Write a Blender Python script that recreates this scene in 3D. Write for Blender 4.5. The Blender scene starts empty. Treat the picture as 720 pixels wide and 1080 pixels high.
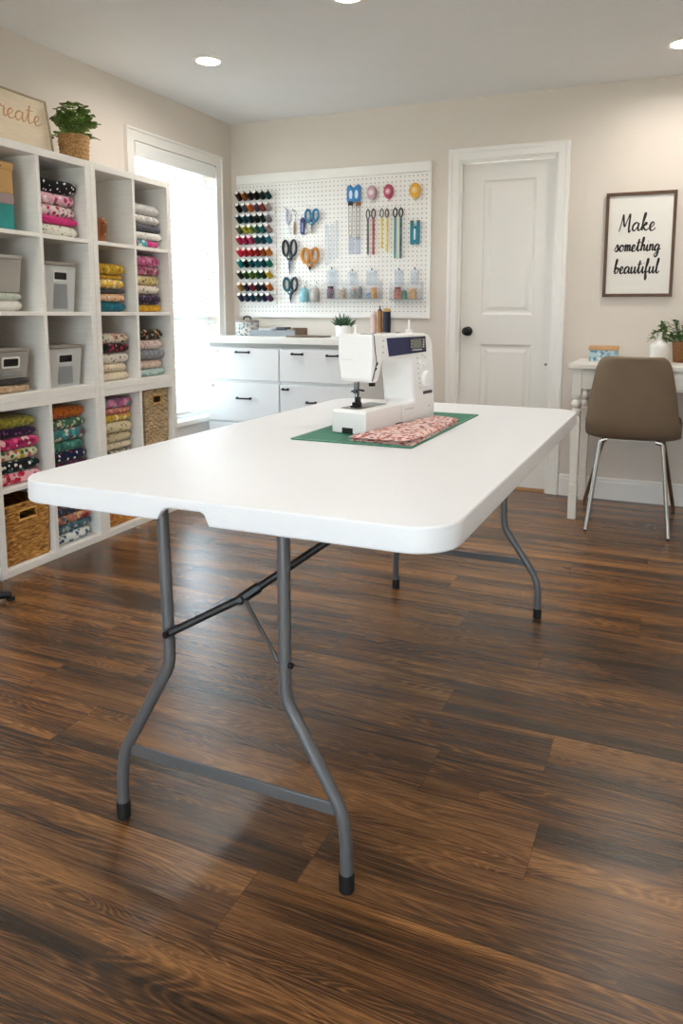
import bpy, bmesh, math, random
from mathutils import Vector, Matrix, noise
R = random.Random(7)
PI = math.pi
sc = bpy.context.scene
COL = sc.collection

# ------------------------------------------------------------------ camera numbers
CP = Vector((3.0075, -4.6280, 1.1229)); YAW, PITCH, ROLL, F, PX, PY = .3954, -.1333, .0040, 777.219, 389.688, 434.484
_f = Vector((-math.sin(YAW) * math.cos(PITCH), math.cos(YAW) * math.cos(PITCH), math.sin(PITCH)))
_r = Vector((math.cos(YAW), math.sin(YAW), 0)); _u = _r.cross(_f)
RT = _r * math.cos(ROLL) + _u * math.sin(ROLL); UP = -_r * math.sin(ROLL) + _u * math.cos(ROLL)


def on(axis, val, x, y):
    """the point of the plane axis = val seen at photograph pixel x, y"""
    d = _f + RT * ((x - PX) / F) - UP * ((y - PY) / F)
    i = 'xyz'.index(axis)
    return CP + d * ((val - CP[i]) / d[i])


# ------------------------------------------------------------------ colours and materials
def lin(h):
    h = h.lstrip('#')
    v = [int(h[i:i + 2], 16) / 255 for i in (0, 2, 4)]
    return tuple((c / 12.92 if c <= .04045 else ((c + .055) / 1.055) ** 2.4) for c in v) + (1.0,)


MATS = {}


def base_mat(name):
    m = bpy.data.materials.new(name); m.use_nodes = True
    nt = m.node_tree
    return m, nt, nt.nodes['Principled BSDF']


def N(nt, kind, **kw):
    n = nt.nodes.new(kind)
    for k, v in kw.items():
        if k.startswith('i_'):
            n.inputs[k[2:].replace('_', ' ')].default_value = v
        else:
            setattr(n, k, v)
    return n


def pm(name, col, rough=.5, metal=0, spec=.5, bump=0, bscale=200, var=0, vscale=6, coat=0, trans=0, alpha=1, stretch=None):
    """principled material with a little noise in colour and relief"""
    if name in MATS:
        return MATS[name]
    m, nt, b = base_mat(name)
    c = lin(col) if isinstance(col, str) else col
    b.inputs['Base Color'].default_value = c
    b.inputs['Roughness'].default_value = rough
    b.inputs['Metallic'].default_value = metal
    b.inputs['Specular IOR Level'].default_value = spec
    b.inputs['Coat Weight'].default_value = coat
    b.inputs['Transmission Weight'].default_value = trans
    b.inputs['Alpha'].default_value = alpha
    tc = N(nt, 'ShaderNodeTexCoord'); src = tc.outputs['Object']
    if stretch:
        mp = N(nt, 'ShaderNodeMapping'); mp.inputs['Scale'].default_value = stretch
        nt.links.new(src, mp.inputs['Vector']); src = mp.outputs['Vector']
    if var:
        n = N(nt, 'ShaderNodeTexNoise'); n.inputs['Scale'].default_value = vscale; n.inputs['Detail'].default_value = 5
        nt.links.new(src, n.inputs['Vector'])
        cr = N(nt, 'ShaderNodeValToRGB')
        lo = tuple(max(0, x * (1 - var)) for x in c[:3]) + (1,); hi = tuple(min(1, x * (1 + var)) for x in c[:3]) + (1,)
        cr.color_ramp.elements[0].position = .3; cr.color_ramp.elements[1].position = .7
        cr.color_ramp.elements[0].color = lo; cr.color_ramp.elements[1].color = hi
        nt.links.new(n.outputs['Fac'], cr.inputs['Fac']); nt.links.new(cr.outputs['Color'], b.inputs['Base Color'])
    if bump:
        n = N(nt, 'ShaderNodeTexNoise'); n.inputs['Scale'].default_value = bscale; n.inputs['Detail'].default_value = 3
        nt.links.new(src, n.inputs['Vector'])
        bp = N(nt, 'ShaderNodeBump'); bp.inputs['Strength'].default_value = bump; bp.inputs['Distance'].default_value = .002
        nt.links.new(n.outputs['Fac'], bp.inputs['Height']); nt.links.new(bp.outputs['Normal'], b.inputs['Normal'])
    MATS[name] = m
    return m


def clear_mat(name, tint='#ffffff', body=.06, rough=.05):
    """thin clear sheet: mostly see-through, with a fresnel sheen and a faint body"""
    if name in MATS:
        return MATS[name]
    m = bpy.data.materials.new(name); m.use_nodes = True; nt = m.node_tree; nt.nodes.clear()
    o = N(nt, 'ShaderNodeOutputMaterial'); t = N(nt, 'ShaderNodeBsdfTransparent'); g = N(nt, 'ShaderNodeBsdfGlossy'); d = N(nt, 'ShaderNodeBsdfDiffuse')
    t.inputs['Color'].default_value = lin(tint); g.inputs['Roughness'].default_value = rough; d.inputs['Color'].default_value = lin(tint)
    lw = N(nt, 'ShaderNodeLayerWeight'); p5 = N(nt, 'ShaderNodeMath', operation='POWER'); p5.inputs[1].default_value = 5.0
    fr = N(nt, 'ShaderNodeMath', operation='MULTIPLY_ADD'); fr.inputs[1].default_value = .7; fr.inputs[2].default_value = .03
    nt.links.new(lw.outputs['Facing'], p5.inputs[0]); nt.links.new(p5.outputs[0], fr.inputs[0])
    a = N(nt, 'ShaderNodeMixShader'); a.inputs['Fac'].default_value = body
    nt.links.new(t.outputs[0], a.inputs[1]); nt.links.new(d.outputs[0], a.inputs[2])
    c = N(nt, 'ShaderNodeMixShader'); nt.links.new(fr.outputs[0], c.inputs['Fac']); nt.links.new(a.outputs[0], c.inputs[1]); nt.links.new(g.outputs[0], c.inputs[2])
    nt.links.new(c.outputs[0], o.inputs['Surface'])
    MATS[name] = m
    return m


def print_mat(base, spots, scale=45, thr=.42, seed=0):
    """printed cotton: scattered motifs of a few colours on a ground colour"""
    m, nt, b = base_mat('cotton_print')
    b.inputs['Roughness'].default_value = .9; b.inputs['Specular IOR Level'].default_value = .1
    b.inputs['Sheen Weight'].default_value = .15
    tc = N(nt, 'ShaderNodeTexCoord'); mp = N(nt, 'ShaderNodeMapping'); mp.inputs['Location'].default_value = (seed * 1.7, seed * .9, seed * .4)
    nt.links.new(tc.outputs['Object'], mp.inputs['Vector'])
    nz = N(nt, 'ShaderNodeTexNoise'); nz.inputs['Scale'].default_value = scale * 1.2; nt.links.new(mp.outputs[0], nz.inputs['Vector'])
    mx = N(nt, 'ShaderNodeVectorMath', operation='MULTIPLY_ADD'); mx.inputs[1].default_value = (.012,) * 3
    nt.links.new(nz.outputs['Color'], mx.inputs[0]); nt.links.new(mp.outputs[0], mx.inputs[2])
    v = N(nt, 'ShaderNodeTexVoronoi'); v.inputs['Scale'].default_value = scale; nt.links.new(mx.outputs[0], v.inputs['Vector'])
    lt = N(nt, 'ShaderNodeMath', operation='LESS_THAN'); lt.inputs[1].default_value = thr; nt.links.new(v.outputs['Distance'], lt.inputs[0])
    sp = N(nt, 'ShaderNodeSeparateColor'); nt.links.new(v.outputs['Color'], sp.inputs[0])
    cr = N(nt, 'ShaderNodeValToRGB'); cr.color_ramp.interpolation = 'CONSTANT'
    els = cr.color_ramp.elements
    cols = [lin(s) for s in spots]
    els[0].position = 0; els[0].color = cols[0]
    els[1].position = 1 / len(cols) if len(cols) > 1 else .99; els[1].color = cols[1 % len(cols)]
    for i in range(2, len(cols)):
        e = els.new(i / len(cols)); e.color = cols[i]
    nt.links.new(sp.outputs[0], cr.inputs['Fac'])
    mc = N(nt, 'ShaderNodeMix', data_type='RGBA'); mc.inputs['A'].default_value = lin(base)
    nt.links.new(lt.outputs[0], mc.inputs['Factor']); nt.links.new(cr.outputs['Color'], mc.inputs['B'])
    nt.links.new(mc.outputs['Result'], b.inputs['Base Color'])
    return m


# ------------------------------------------------------------------ mesh helpers
def new():
    return bmesh.new()


def obj(name, bm, mat, parent=None, smooth=False, bevel=0, seg=2, angle=30, sharp=40):
    """link the bmesh as ONE mesh object"""
    bmesh.ops.recalc_face_normals(bm, faces=bm.faces)
    me = bpy.data.meshes.new(name); bm.to_mesh(me); bm.free()
    mats = mat if isinstance(mat, (list, tuple)) else [mat]
    for m in mats:
        me.materials.append(m)
    if smooth:
        me.polygons.foreach_set('use_smooth', [True] * len(me.polygons))
        try:
            me.set_sharp_from_angle(angle=math.radians(sharp))
        except Exception:
            pass
    o = bpy.data.objects.new(name, me); COL.objects.link(o)
    if parent is not None:
        o.parent = parent
    if bevel:
        md = o.modifiers.new('bevel', 'BEVEL'); md.width = bevel; md.segments = seg; md.limit_method = 'ANGLE'; md.angle_limit = math.radians(angle); md.harden_normals = False
        if not smooth:
            me.polygons.foreach_set('use_smooth', [True] * len(me.polygons))
            me.set_sharp_from_angle(angle=math.radians(35))
    return o


def tag(o, label=None, cat=None, group=None, kind=None):
    if label: o['label'] = label
    if cat: o['category'] = cat
    if group: o['group'] = group
    if kind: o['kind'] = kind
    return o


def empty(name, loc=(0, 0, 0), rz=0, label=None, cat=None, group=None, kind=None):
    o = bpy.data.objects.new(name, None); COL.objects.link(o)
    o.location = loc; o.rotation_euler = (0, 0, rz); o.empty_display_size = .05
    return tag(o, label, cat, group, kind)


def copy_tree(o, parent=None):
    c = o.copy(); COL.objects.link(c)
    if parent is not None: c.parent = parent
    for ch in [x for x in KIDS(o)]:
        copy_tree(ch, c)
    return c


def KIDS(o):
    return [x for x in bpy.data.objects if x.parent == o]


def box(bm, x0, x1, y0, y1, z0, z1, mi=0):
    vs = [bm.verts.new(p) for p in ((x0, y0, z0), (x1, y0, z0), (x1, y1, z0), (x0, y1, z0), (x0, y0, z1), (x1, y0, z1), (x1, y1, z1), (x0, y1, z1))]
    for q in ((3, 2, 1, 0), (4, 5, 6, 7), (0, 1, 5, 4), (1, 2, 6, 5), (2, 3, 7, 6), (3, 0, 4, 7)):
        f = bm.faces.new([vs[i] for i in q]); f.material_index = mi
    return vs


def boxm(*a):
    bm = new(); box(bm, *a); return bm


def prism(bm, pts, fn, a, b, mi=0):
    """extrude polygon pts (p,q) from a to b; fn(p,q,t) -> xyz"""
    lo = [bm.verts.new(fn(p, q, a)) for p, q in pts]; hi = [bm.verts.new(fn(p, q, b)) for p, q in pts]
    n = len(pts)
    fs = [bm.faces.new(lo[::-1]), bm.faces.new(hi)]
    for i in range(n):
        fs.append(bm.faces.new((lo[i], lo[(i + 1) % n], hi[(i + 1) % n], hi[i])))
    for f in fs: f.material_index = mi


def lathe(bm, prof, n=20, c=(0, 0, 0), axis=None, cap=True, mi=0):
    """revolve (r,z) profile round z (or round a given axis)"""
    M = Matrix.Identity(3)
    if axis is not None:
        M = Vector((0, 0, 1)).rotation_difference(Vector(axis).normalized()).to_matrix()
    c = Vector(c); rings = []
    for r, z in prof:
        rings.append([bm.verts.new(c + M @ Vector((r * math.cos(2 * PI * i / n), r * math.sin(2 * PI * i / n), z))) for i in range(n)])
    for a, b in zip(rings, rings[1:]):
        for i in range(n):
            f = bm.faces.new((a[i], a[(i + 1) % n], b[(i + 1) % n], b[i])); f.material_index = mi
    if cap:
        for ring in (rings[0][::-1], rings[-1]):
            f = bm.faces.new(ring); f.material_index = mi


def tube(bm, pts, rad, n=8, mi=0, closed=False, flat=None):
    """sweep a round (or flattened) section along pts"""
    P = [Vector(p) for p in pts]; m = len(P)
    rs = rad if isinstance(rad, (list, tuple)) else [rad] * m
    T = []
    for i in range(m):
        if closed: t = P[(i + 1) % m] - P[i - 1]
        else: t = P[min(i + 1, m - 1)] - P[max(i - 1, 0)]
        T.append(t.normalized() if t.length > 1e-9 else Vector((0, 0, 1)))
    up = Vector(flat) if flat else (Vector((0, 0, 1)) if abs(T[0].z) < .9 else Vector((1, 0, 0)))
    nn = (up - T[0] * up.dot(T[0])).normalized()
    rings = []
    for i in range(m):
        if flat:
            nn = (up - T[i] * up.dot(T[i])).normalized()
        elif i:
            nn = (nn - T[i] * nn.dot(T[i])).normalized()
        bb = T[i].cross(nn); k = .35 if flat else 1
        rings.append([bm.verts.new(P[i] + (nn * math.cos(2 * PI * j / n) * k + bb * math.sin(2 * PI * j / n)) * rs[i]) for j in range(n)])
    pr = list(zip(rings, rings[1:])) + ([(rings[-1], rings[0])] if closed else [])
    for a, b in pr:
        for j in range(n):
            f = bm.faces.new((a[j], a[(j + 1) % n], b[(j + 1) % n], b[j])); f.material_index = mi
    if not closed:
        for ring in (rings[0][::-1], rings[-1]):
            f = bm.faces.new(ring); f.material_index = mi


def smooth_path(pts, k=6, closed=False):
    P = [Vector(p) for p in pts]; out = []; m = len(P)
    for i in range(m if closed else m - 1):
        if closed: a, b, c, d = P[i - 1], P[i], P[(i + 1) % m], P[(i + 2) % m]
        else: a, b, c, d = P[max(i - 1, 0)], P[i], P[i + 1], P[min(i + 2, m - 1)]
        for j in range(k):
            t = j / k
            out.append(.5 * ((2 * b) + (c - a) * t + (2 * a - 5 * b + 4 * c - d) * t * t + (3 * b - a - 3 * c + d) * t ** 3))
    if not closed: out.append(P[-1])
    return out


def fillet(pts, r, k=5):
    """round the inner corners of a polyline"""
    P = [Vector(p) for p in pts]; out = [P[0]]
    for i in range(1, len(P) - 1):
        a = (P[i - 1] - P[i]); b = (P[i + 1] - P[i]); d = min(r, a.length * .45, b.length * .45)
        p0, p1 = P[i] + a.normalized() * d, P[i] + b.normalized() * d
        for j in range(k + 1):
            t = j / k; out.append((1 - t) ** 2 * p0 + 2 * t * (1 - t) * P[i] + t * t * p1)
    out.append(P[-1]); return out


def rrect(x0, x1, y0, y1, r, k=6):
    out = []
    for cx, cy, a0 in ((x1 - r, y1 - r, 0), (x0 + r, y1 - r, 90), (x0 + r, y0 + r, 180), (x1 - r, y0 + r, 270)):
        for j in range(k + 1):
            a = math.radians(a0 + 90 * j / k); out.append((cx + r * math.cos(a), cy + r * math.sin(a)))
    return out


# ------------------------------------------------------------------ handwriting
GL = {
    'M': ([[(0, -.05), (.18, 1.0), (.28, 2.05), (.42, 1.3), (.62, .55), (.85, 1.3), (1.12, 2.1), (1.15, 1.0), (1.22, -.15), (1.45, .1)]], 1.55),
    'a': ([[(.75, .85), (.5, 1.0), (.15, .7), (.1, .2), (.35, 0), (.65, .4), (.78, .95)], [(.78, .95), (.75, .3), (.9, 0), (1.15, .3)]], 1.1),
    'k': ([[(0, .2), (.3, 1.2), (.45, 2.0), (.3, 2.1), (.2, 1.4), (.15, 0)], [(.2, .4), (.5, .95), (.65, .8), (.3, .5), (.6, .05), (1.0, .25)]], .95),
    'e': ([[(0, .25), (.4, .45), (.6, .8), (.4, 1.0), (.15, .6), (.25, .05), (.55, 0), (.85, .3)]], .8),
    's': ([[(0, .2), (.35, 1.05), (.5, .75), (.55, .3), (.35, 0), (.05, .15)], [(.45, .05), (.8, .35)]], .75),
    'o': ([[(.5, 1.0), (.15, .8), (.1, .25), (.35, 0), (.65, .3), (.6, .85), (.45, 1.0), (.7, .8), (.95, .9)]], .88),
    'm': ([[(.02, .9), (.12, 1.0), (.1, 0)], [(.1, .5), (.35, 1.0), (.45, .8), (.45, 0)], [(.45, .5), (.7, 1.0), (.82, .75), (.82, .1), (1.08, .25)]], 1.05),
    't': ([[(0, .3), (.3, 1.3), (.36, 1.9), (.25, .6), (.35, 0), (.75, .3)], [(0, 1.3), (.7, 1.4)]], .7),
    'h': ([[(0, .2), (.35, 1.3), (.45, 2.0), (.3, 2.1), (.2, 1.2), (.15, 0)], [(.15, .4), (.45, 1.0), (.6, .8), (.6, .1), (.9, .25)]], .85),
    'i': ([[(0, .25), (.22, 1.0), (.2, .25), (.35, 0), (.6, .3)], [(.28, 1.45), (.32, 1.52)]], .55),
    'n': ([[(.02, .9), (.12, 1.0), (.1, 0)], [(.1, .4), (.4, 1.0), (.55, .8), (.55, .1), (.85, .25)]], .8),
    'g': ([[(.7, .85), (.45, 1.0), (.12, .6), (.2, .05), (.5, .2), (.72, .95)], [(.72, .95), (.65, -.4), (.4, -.95), (.15, -.7), (.5, -.15), (1.0, .35)]], .95),
    'b': ([[(0, .2), (.3, 1.3), (.4, 2.0), (.25, 2.1), (.15, 1.2), (.15, .2), (.4, 0), (.65, .4), (.5, .9), (.2, .6)], [(.6, .75), (.9, .6)]], .85),
    'u': ([[(0, .4), (.1, 1.0), (.1, .2), (.3, 0), (.55, .4), (.65, 1.0)], [(.65, 1.0), (.65, .2), (.8, 0), (1.05, .3)]], 1.0),
    'f': ([[(0, .2), (.4, 1.3), (.5, 2.0), (.3, 2.1), (.2, 1.0), (.2, -.5), (.3, -1.0), (.45, -.6), (.3, 0), (.7, .35)]], .68),
    'l': ([[(0, .2), (.35, 1.3), (.45, 2.0), (.3, 2.1), (.2, 1.0), (.25, .1), (.45, 0), (.7, .3)]], .65),
    'c': ([[(.72, .8), (.5, 1.05), (.14, .65), (.2, .05), (.5, 0), (.85, .3)]], .8),
    'r': ([[(0, .2), (.18, 1.1), (.3, .95), (.55, .95), (.5, .4), (.6, 0), (.88, .3)]], .75),
}


def write(bm, word, width, xh, fn, rad, slant=.12, bold=1):
    """stroke the word; fn(x, y) -> 3D point with x from 0..width"""
    tot = sum(GL[c][1] for c in word); k = width / tot; x = 0
    for c in word:
        for st in GL[c][0]:
            pts = smooth_path([((x + p[0] + p[1] * slant) * k, p[1] * xh, 0) for p in st], 5)
            rs = []
            for i in range(len(pts)):
                d = pts[min(i + 1, len(pts) - 1)] - pts[max(i - 1, 0)]
                rs.append(rad * ((1.25 if d.y < 0 else .7) if bold else 1))
            rs = [sum(rs[max(0, i - 2):i + 3]) / len(rs[max(0, i - 2):i + 3]) for i in range(len(rs))]
            q = [fn(p.x, p.y) for p in pts]
            nrm = (fn(1, 0) - fn(0, 0)).cross(fn(0, 1) - fn(0, 0))
            tube(bm, q, rs, 6, flat=nrm)
        x += GL[c][1]


ORD = ['', 'first', 'second', 'third', 'fourth', 'fifth', 'sixth', 'seventh', 'eighth', 'ninth', 'tenth']

# ------------------------------------------------------------------ shared materials
WHITE = pm('white_paint', '#ece9e4', .45, var=.02)
TRIMW = pm('trim_white', '#efece7', .35)
MELA = pm('white_melamine', '#e9e6e0', .5, var=.045, vscale=9, stretch=(1, 1, 14))
CEILM = pm('ceiling_paint', '#e9e9e9', .95, spec=.1, bump=.5, bscale=60, var=.01)
WALLM = pm('wall_paint', '#ddd4ca', .9, spec=.15, bump=.12, bscale=350, var=.012, vscale=3)
BLACK = pm('black_metal', '#141313', .4, metal=.4)
STEEL = pm('steel', '#b9b7b3', .25, metal=1)
DARKRUB = pm('black_rubber', '#0e0e0e', .7)
PLAST = pm('white_plastic', '#f3f3f2', .3, spec=.5)


def floor_mat():
    m, nt, b = base_mat('dark_plank_floor'); L = nt.links.new
    tc = N(nt, 'ShaderNodeTexCoord'); sx = N(nt, 'ShaderNodeSeparateXYZ'); L(tc.outputs['Object'], sx.inputs[0])

    def math_(op, a, bv=None, c=None):
        n = N(nt, 'ShaderNodeMath', operation=op)
        for i, v in enumerate((a, bv, c)):
            if v is None: continue
            if isinstance(v, (int, float)): n.inputs[i].default_value = v
            else: L(v, n.inputs[i])
        return n.outputs[0]
    W, LEN = .182, 1.25
    yr = math_('DIVIDE', sx.outputs['Y'], W); row = math_('FLOOR', yr); fy = math_('FRACT', yr)
    wn = N(nt, 'ShaderNodeTexWhiteNoise', noise_dimensions='1D'); L(row, wn.inputs['W'])
    xo = math_('ADD', math_('DIVIDE', sx.outputs['X'], LEN), wn.outputs['Value']); colx = math_('FLOOR', xo); fx = math_('FRACT', xo)
    cid = N(nt, 'ShaderNodeCombineXYZ'); L(row, cid.inputs[0]); L(colx, cid.inputs[1])
    w2 = N(nt, 'ShaderNodeTexWhiteNoise', noise_dimensions='2D'); L(cid.outputs[0], w2.inputs['Vector'])
    sv = N(nt, 'ShaderNodeSeparateColor'); L(w2.outputs['Color'], sv.inputs[0])
    # per-plank shifted grain coordinates
    off = N(nt, 'ShaderNodeVectorMath', operation='MULTIPLY_ADD'); off.inputs[1].default_value = (31, 17, 9)
    L(w2.outputs['Color'], off.inputs[0]); L(tc.outputs['Object'], off.inputs[2])

    def noise_(scale, stretch, detail=4, dist=0):
        mp = N(nt, 'ShaderNodeMapping'); mp.inputs['Scale'].default_value = stretch; L(off.outputs[0], mp.inputs['Vector'])
        n = N(nt, 'ShaderNodeTexNoise'); n.inputs['Scale'].default_value = scale; n.inputs['Detail'].default_value = detail; n.inputs['Distortion'].default_value = dist
        L(mp.outputs[0], n.inputs['Vector']); return n.outputs['Fac']
    broad = noise_(1.3, (.8, 8, 1), 3, .5)
    fig = noise_(.9, (1, 9, 1), 2, .8)                      # cathedral figure: contour lines of a stretched noise
    rings = math_('POWER', math_('ABSOLUTE', math_('SINE', math_('MULTIPLY', fig, 110.0))), 4.0)
    figmask = noise_(1.1, (1, 5, 1), 1)
    rings = math_('MULTIPLY', rings, math_('GREATER_THAN', figmask, .44))
    streak = noise_(5, (.55, 46, 1), 6)
    fine = noise_(14, (.6, 40, 1), 5)
    pores = noise_(26, (1, 26, 1), 3)
    v = math_('ADD', math_('MULTIPLY', broad, .80), math_('MULTIPLY', streak, .44))
    v = math_('ADD', math_('SUBTRACT', v, .11), math_('MULTIPLY', math_('SUBTRACT', fine, .5), .34))
    v = math_('ADD', v, math_('MULTIPLY', rings, .12))
    v = math_('ADD', v, math_('MULTIPLY', math_('SUBTRACT', sv.outputs[0], .5), .07))
    cr = N(nt, 'ShaderNodeValToRGB'); e = cr.color_ramp.elements
    e[0].position = .26; e[0].color = lin('#20150d'); e[1].position = .82; e[1].color = lin('#ad7b48')
    for p, c in ((.40, '#3d2a1b'), (.50, '#5c3e25'), (.62, '#855b34')):
        q = e.new(p); q.color = lin(c)
    L(v, cr.inputs['Fac'])
    gr = N(nt, 'ShaderNodeMix', data_type='RGBA'); gr.inputs['B'].default_value = lin('#5c4c3f')
    L(math_('MULTIPLY', sv.outputs[1], .22), gr.inputs['Factor']); L(cr.outputs['Color'], gr.inputs['A'])
    # dark pores
    po = N(nt, 'ShaderNodeMix', data_type='RGBA'); po.inputs['B'].default_value = lin('#21150f')
    L(math_('MULTIPLY', math_('LESS_THAN', pores, .44), .36), po.inputs['Factor']); L(gr.outputs['Result'], po.inputs['A'])
    # seams
    sy = math_('LESS_THAN', fy, .012); sxx = math_('LESS_THAN', fx, .0016)
    seam = math_('MAXIMUM', sy, sxx)
    mx = N(nt, 'ShaderNodeMix', data_type='RGBA'); mx.inputs['B'].default_value = lin('#1b110b')
    L(math_('MULTIPLY', seam, .45), mx.inputs['Factor']); L(po.outputs['Result'], mx.inputs['A'])
    L(mx.outputs['Result'], b.inputs['Base Color'])
    rr = N(nt, 'ShaderNodeMapRange'); rr.inputs['To Min'].default_value = .19; rr.inputs['To Max'].default_value = .31; L(fine, rr.inputs['Value'])
    L(rr.outputs[0], b.inputs['Roughness']); b.inputs['Specular IOR Level'].default_value = .55
    bp = N(nt, 'ShaderNodeBump'); bp.inputs['Strength'].default_value = .25; bp.inputs['Distance'].default_value = .0015
    L(math_('SUBTRACT', fine, math_('MULTIPLY', seam, .8)), bp.inputs['Height']); L(bp.outputs['Normal'], b.inputs['Normal'])
    return m


# ================================================================== THE ROOM
XR, YF, H = 4.6, -6.9, 2.44
tag(obj('floor', boxm(-.1, XR + .1, YF - .1, .1, -.06, 0), floor_mat()), kind='structure')
tag(obj('ceiling', boxm(-.1, XR + .1, YF - .1, .1, H, H + .08), CEILM), kind='structure')
# window opening in the left wall, door opening in the back wall
WY0, WY1, WZ0, WZ1 = -1.040, -.210, .41, 2.118
bm = new()
box(bm, -.14, 0, YF, WY0, 0, H); box(bm, -.14, 0, WY1, .14, 0, H); box(bm, -.14, 0, WY0, WY1, 0, WZ0); box(bm, -.14, 0, WY0, WY1, WZ1, H)
tag(obj('wall_left', bm, WALLM), kind='structure')
DX0, DX1, DZ = 1.681, 2.290, 2.072
bm = new()
box(bm, -.14, DX0, 0, .14, 0, H); box(bm, DX1, XR, 0, .14, 0, H); box(bm, DX0, DX1, 0, .14, DZ, H)
tag(obj('wall_back', bm, WALLM), kind='structure')
tag(obj('wall_right', boxm(XR, XR + .14, YF, .14, 0, H), WALLM), kind='structure')
GX0, GX1, GZ0, GZ1 = 1.9, 3.9, .0, 2.1      # opening for an added glazed door, unseen, that lets in front daylight
bm = new()
box(bm, -.14, GX0, YF - .14, YF, 0, H); box(bm, GX1, XR + .14, YF - .14, YF, 0, H); box(bm, GX0, GX1, YF - .14, YF, GZ1, H)
tag(obj('wall_front', bm, WALLM), kind='structure')


def baseboard(name, fn, a, b):
    bm = new(); prism(bm, [(0, 0), (.016, 0), (.016, .105), (.011, .115), (.011, .124), (.004, .134), (0, .134)], fn, a, b)
    tag(obj(name, bm, TRIMW), kind='structure')


baseboard('baseboard_back', lambda p, q, t: (t, -p, q), 2.362, XR)
baseboard('baseboard_back_left', lambda p, q, t: (t, -p, q), 0.02, 1.609)
baseboard('baseboard_left', lambda p, q, t: (p, t, q), YF, 0)
baseboard('baseboard_right', lambda p, q, t: (XR - p, t, q), YF, 0)

# ---- window with casing, sashes and glass
GLASS = clear_mat('window_glass', '#f4fbff', .0, .01)
w = empty('window_1', (0, -.625, WZ0), kind='structure')
LOCW = Vector((0, -.625, WZ0))


def loc(bm, o):
    bmesh.ops.translate(bm, verts=bm.verts, vec=-Vector(o)); return bm


CW = .07
bm = new()
E_ = .014
box(bm, 0, .026, WY0 - CW, WY0 - CW + E_, WZ0 - .02, WZ1 + CW); box(bm, 0, .018, WY0 - CW + E_, WY0, WZ0 - .02, WZ1)
box(bm, 0, .026, WY1 + CW - E_, WY1 + CW, WZ0 - .02, WZ1 + CW); box(bm, 0, .018, WY1, WY1 + CW - E_, WZ0 - .02, WZ1)
box(bm, 0, .018, WY0 - CW + E_, WY1 + CW - E_, WZ1, WZ1 + CW - E_); box(bm, 0, .026, WY0 - CW + E_, WY1 + CW - E_, WZ1 + CW - E_, WZ1 + CW)
obj('window_casing', loc(bm, LOCW), TRIMW, w)
bm = new(); box(bm, -.10, .045, WY0 - CW - .02, WY1 + CW + .02, WZ0 - .028, WZ0 + .002); box(bm, 0, .016, WY0 - CW, WY1 + CW, WZ0 - .11, WZ0 - .028)
obj('window_sill', loc(bm, LOCW), TRIMW, w, bevel=.003)
bm = new()
for y0, y1 in ((WY0, WY0 + .045), (WY1 - .045, WY1)): box(bm, -.11, -.075, y0, y1, WZ0, WZ1)
box(bm, -.11, -.075, WY0 + .045, WY1 - .045, WZ1 - .05, WZ1); box(bm, -.11, -.075, WY0 + .045, WY1 - .045, WZ0 + .002, WZ0 + .055)
box(bm, -.112, -.068, WY0 + .045, WY1 - .045, 1.05, 1.10)
obj('window_sash', loc(bm, LOCW), PLAST, w, bevel=.002)
bm = new(); box(bm, -.095, -.09, WY0 + .045, WY1 - .045, WZ0 + .055, 1.05); box(bm, -.095, -.09, WY0 + .045, WY1 - .045, 1.10, WZ1 - .05)
obj('glass_pane', loc(bm, LOCW), GLASS, w)

# ---- blind in the window
SLAT = pm('blind_white', '#f4f4f2', .45)
bl = empty('window_blind', (-.03, -.625, 2.105), label='white wooden slat blind hanging open inside the bright window', cat='blind')
LB = Vector((-.03, -.625, 2.105)); a0, a1 = WY0 + .008, WY1 - .008
bm = new(); box(bm, -.055, .005, a0, a1, 2.06, 2.115); obj('headrail', loc(bm, LB), SLAT, bl, bevel=.003)
bm = new(); prism(bm, [(.006, 2.030), (.016, 2.035), (.018, 2.100), (.012, 2.115), (.006, 2.115)], lambda p, q, t: (p, t, q), a0, a1); obj('valance', loc(bm, LB), SLAT, bl)
bm = new(); z = 2.012; zs = []
while z > .485:
    zs.append(z); z -= .0435
for z in zs:
    prism(bm, [(-.050, z + .012), (-.027, z + .006), (-.004, z - .006), (-.004, z - .009), (-.027, z + .003), (-.050, z + .009)], lambda p, q, t: (p, t, q), a0 + .004, a1 - .004)
obj('slats', loc(bm, LB), SLAT, bl)
bm = new(); box(bm, -.053, -.001, a0 + .004, a1 - .004, .448, .469); obj('bottom_rail', loc(bm, LB), SLAT, bl, bevel=.003)
bm = new()
for y in (a0 + .13, (a0 + a1) / 2, a1 - .13):
    for x in (-.054, .0): box(bm, x - .0008, x + .0008, y - .0015, y + .0015, .46, 2.06)
obj('ladder_cord', loc(bm, LB), pm('cord_white', '#e8e8e4', .8), bl)
bm = new(); tube(bm, [(.024, a0 + .07, 2.04), (.026, a0 + .07, 1.2)], .004, 8); obj('tilt_wand', loc(bm, LB), SLAT, bl)

# ---- what lies outside the windows
tag(obj('outside_ground', boxm(-30, 30, -35, 30, -.5, -.45), pm('pale_paving', '#cfc6b4', .95, var=.12, vscale=2)), kind='structure')

su = bpy.data.lights.new('sun', 'SUN'); su.energy = 36; su.angle = math.radians(.6); su.color = (1, .96, .9)
so = bpy.data.objects.new('sun', su); COL.objects.link(so); so.location = (20, 15, 25)
so.rotation_euler = Vector((-.42, -.30, -.86)).to_track_quat('-Z', 'Y').to_euler()      # high over the far corner of the house: lights the ground outside only

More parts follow.
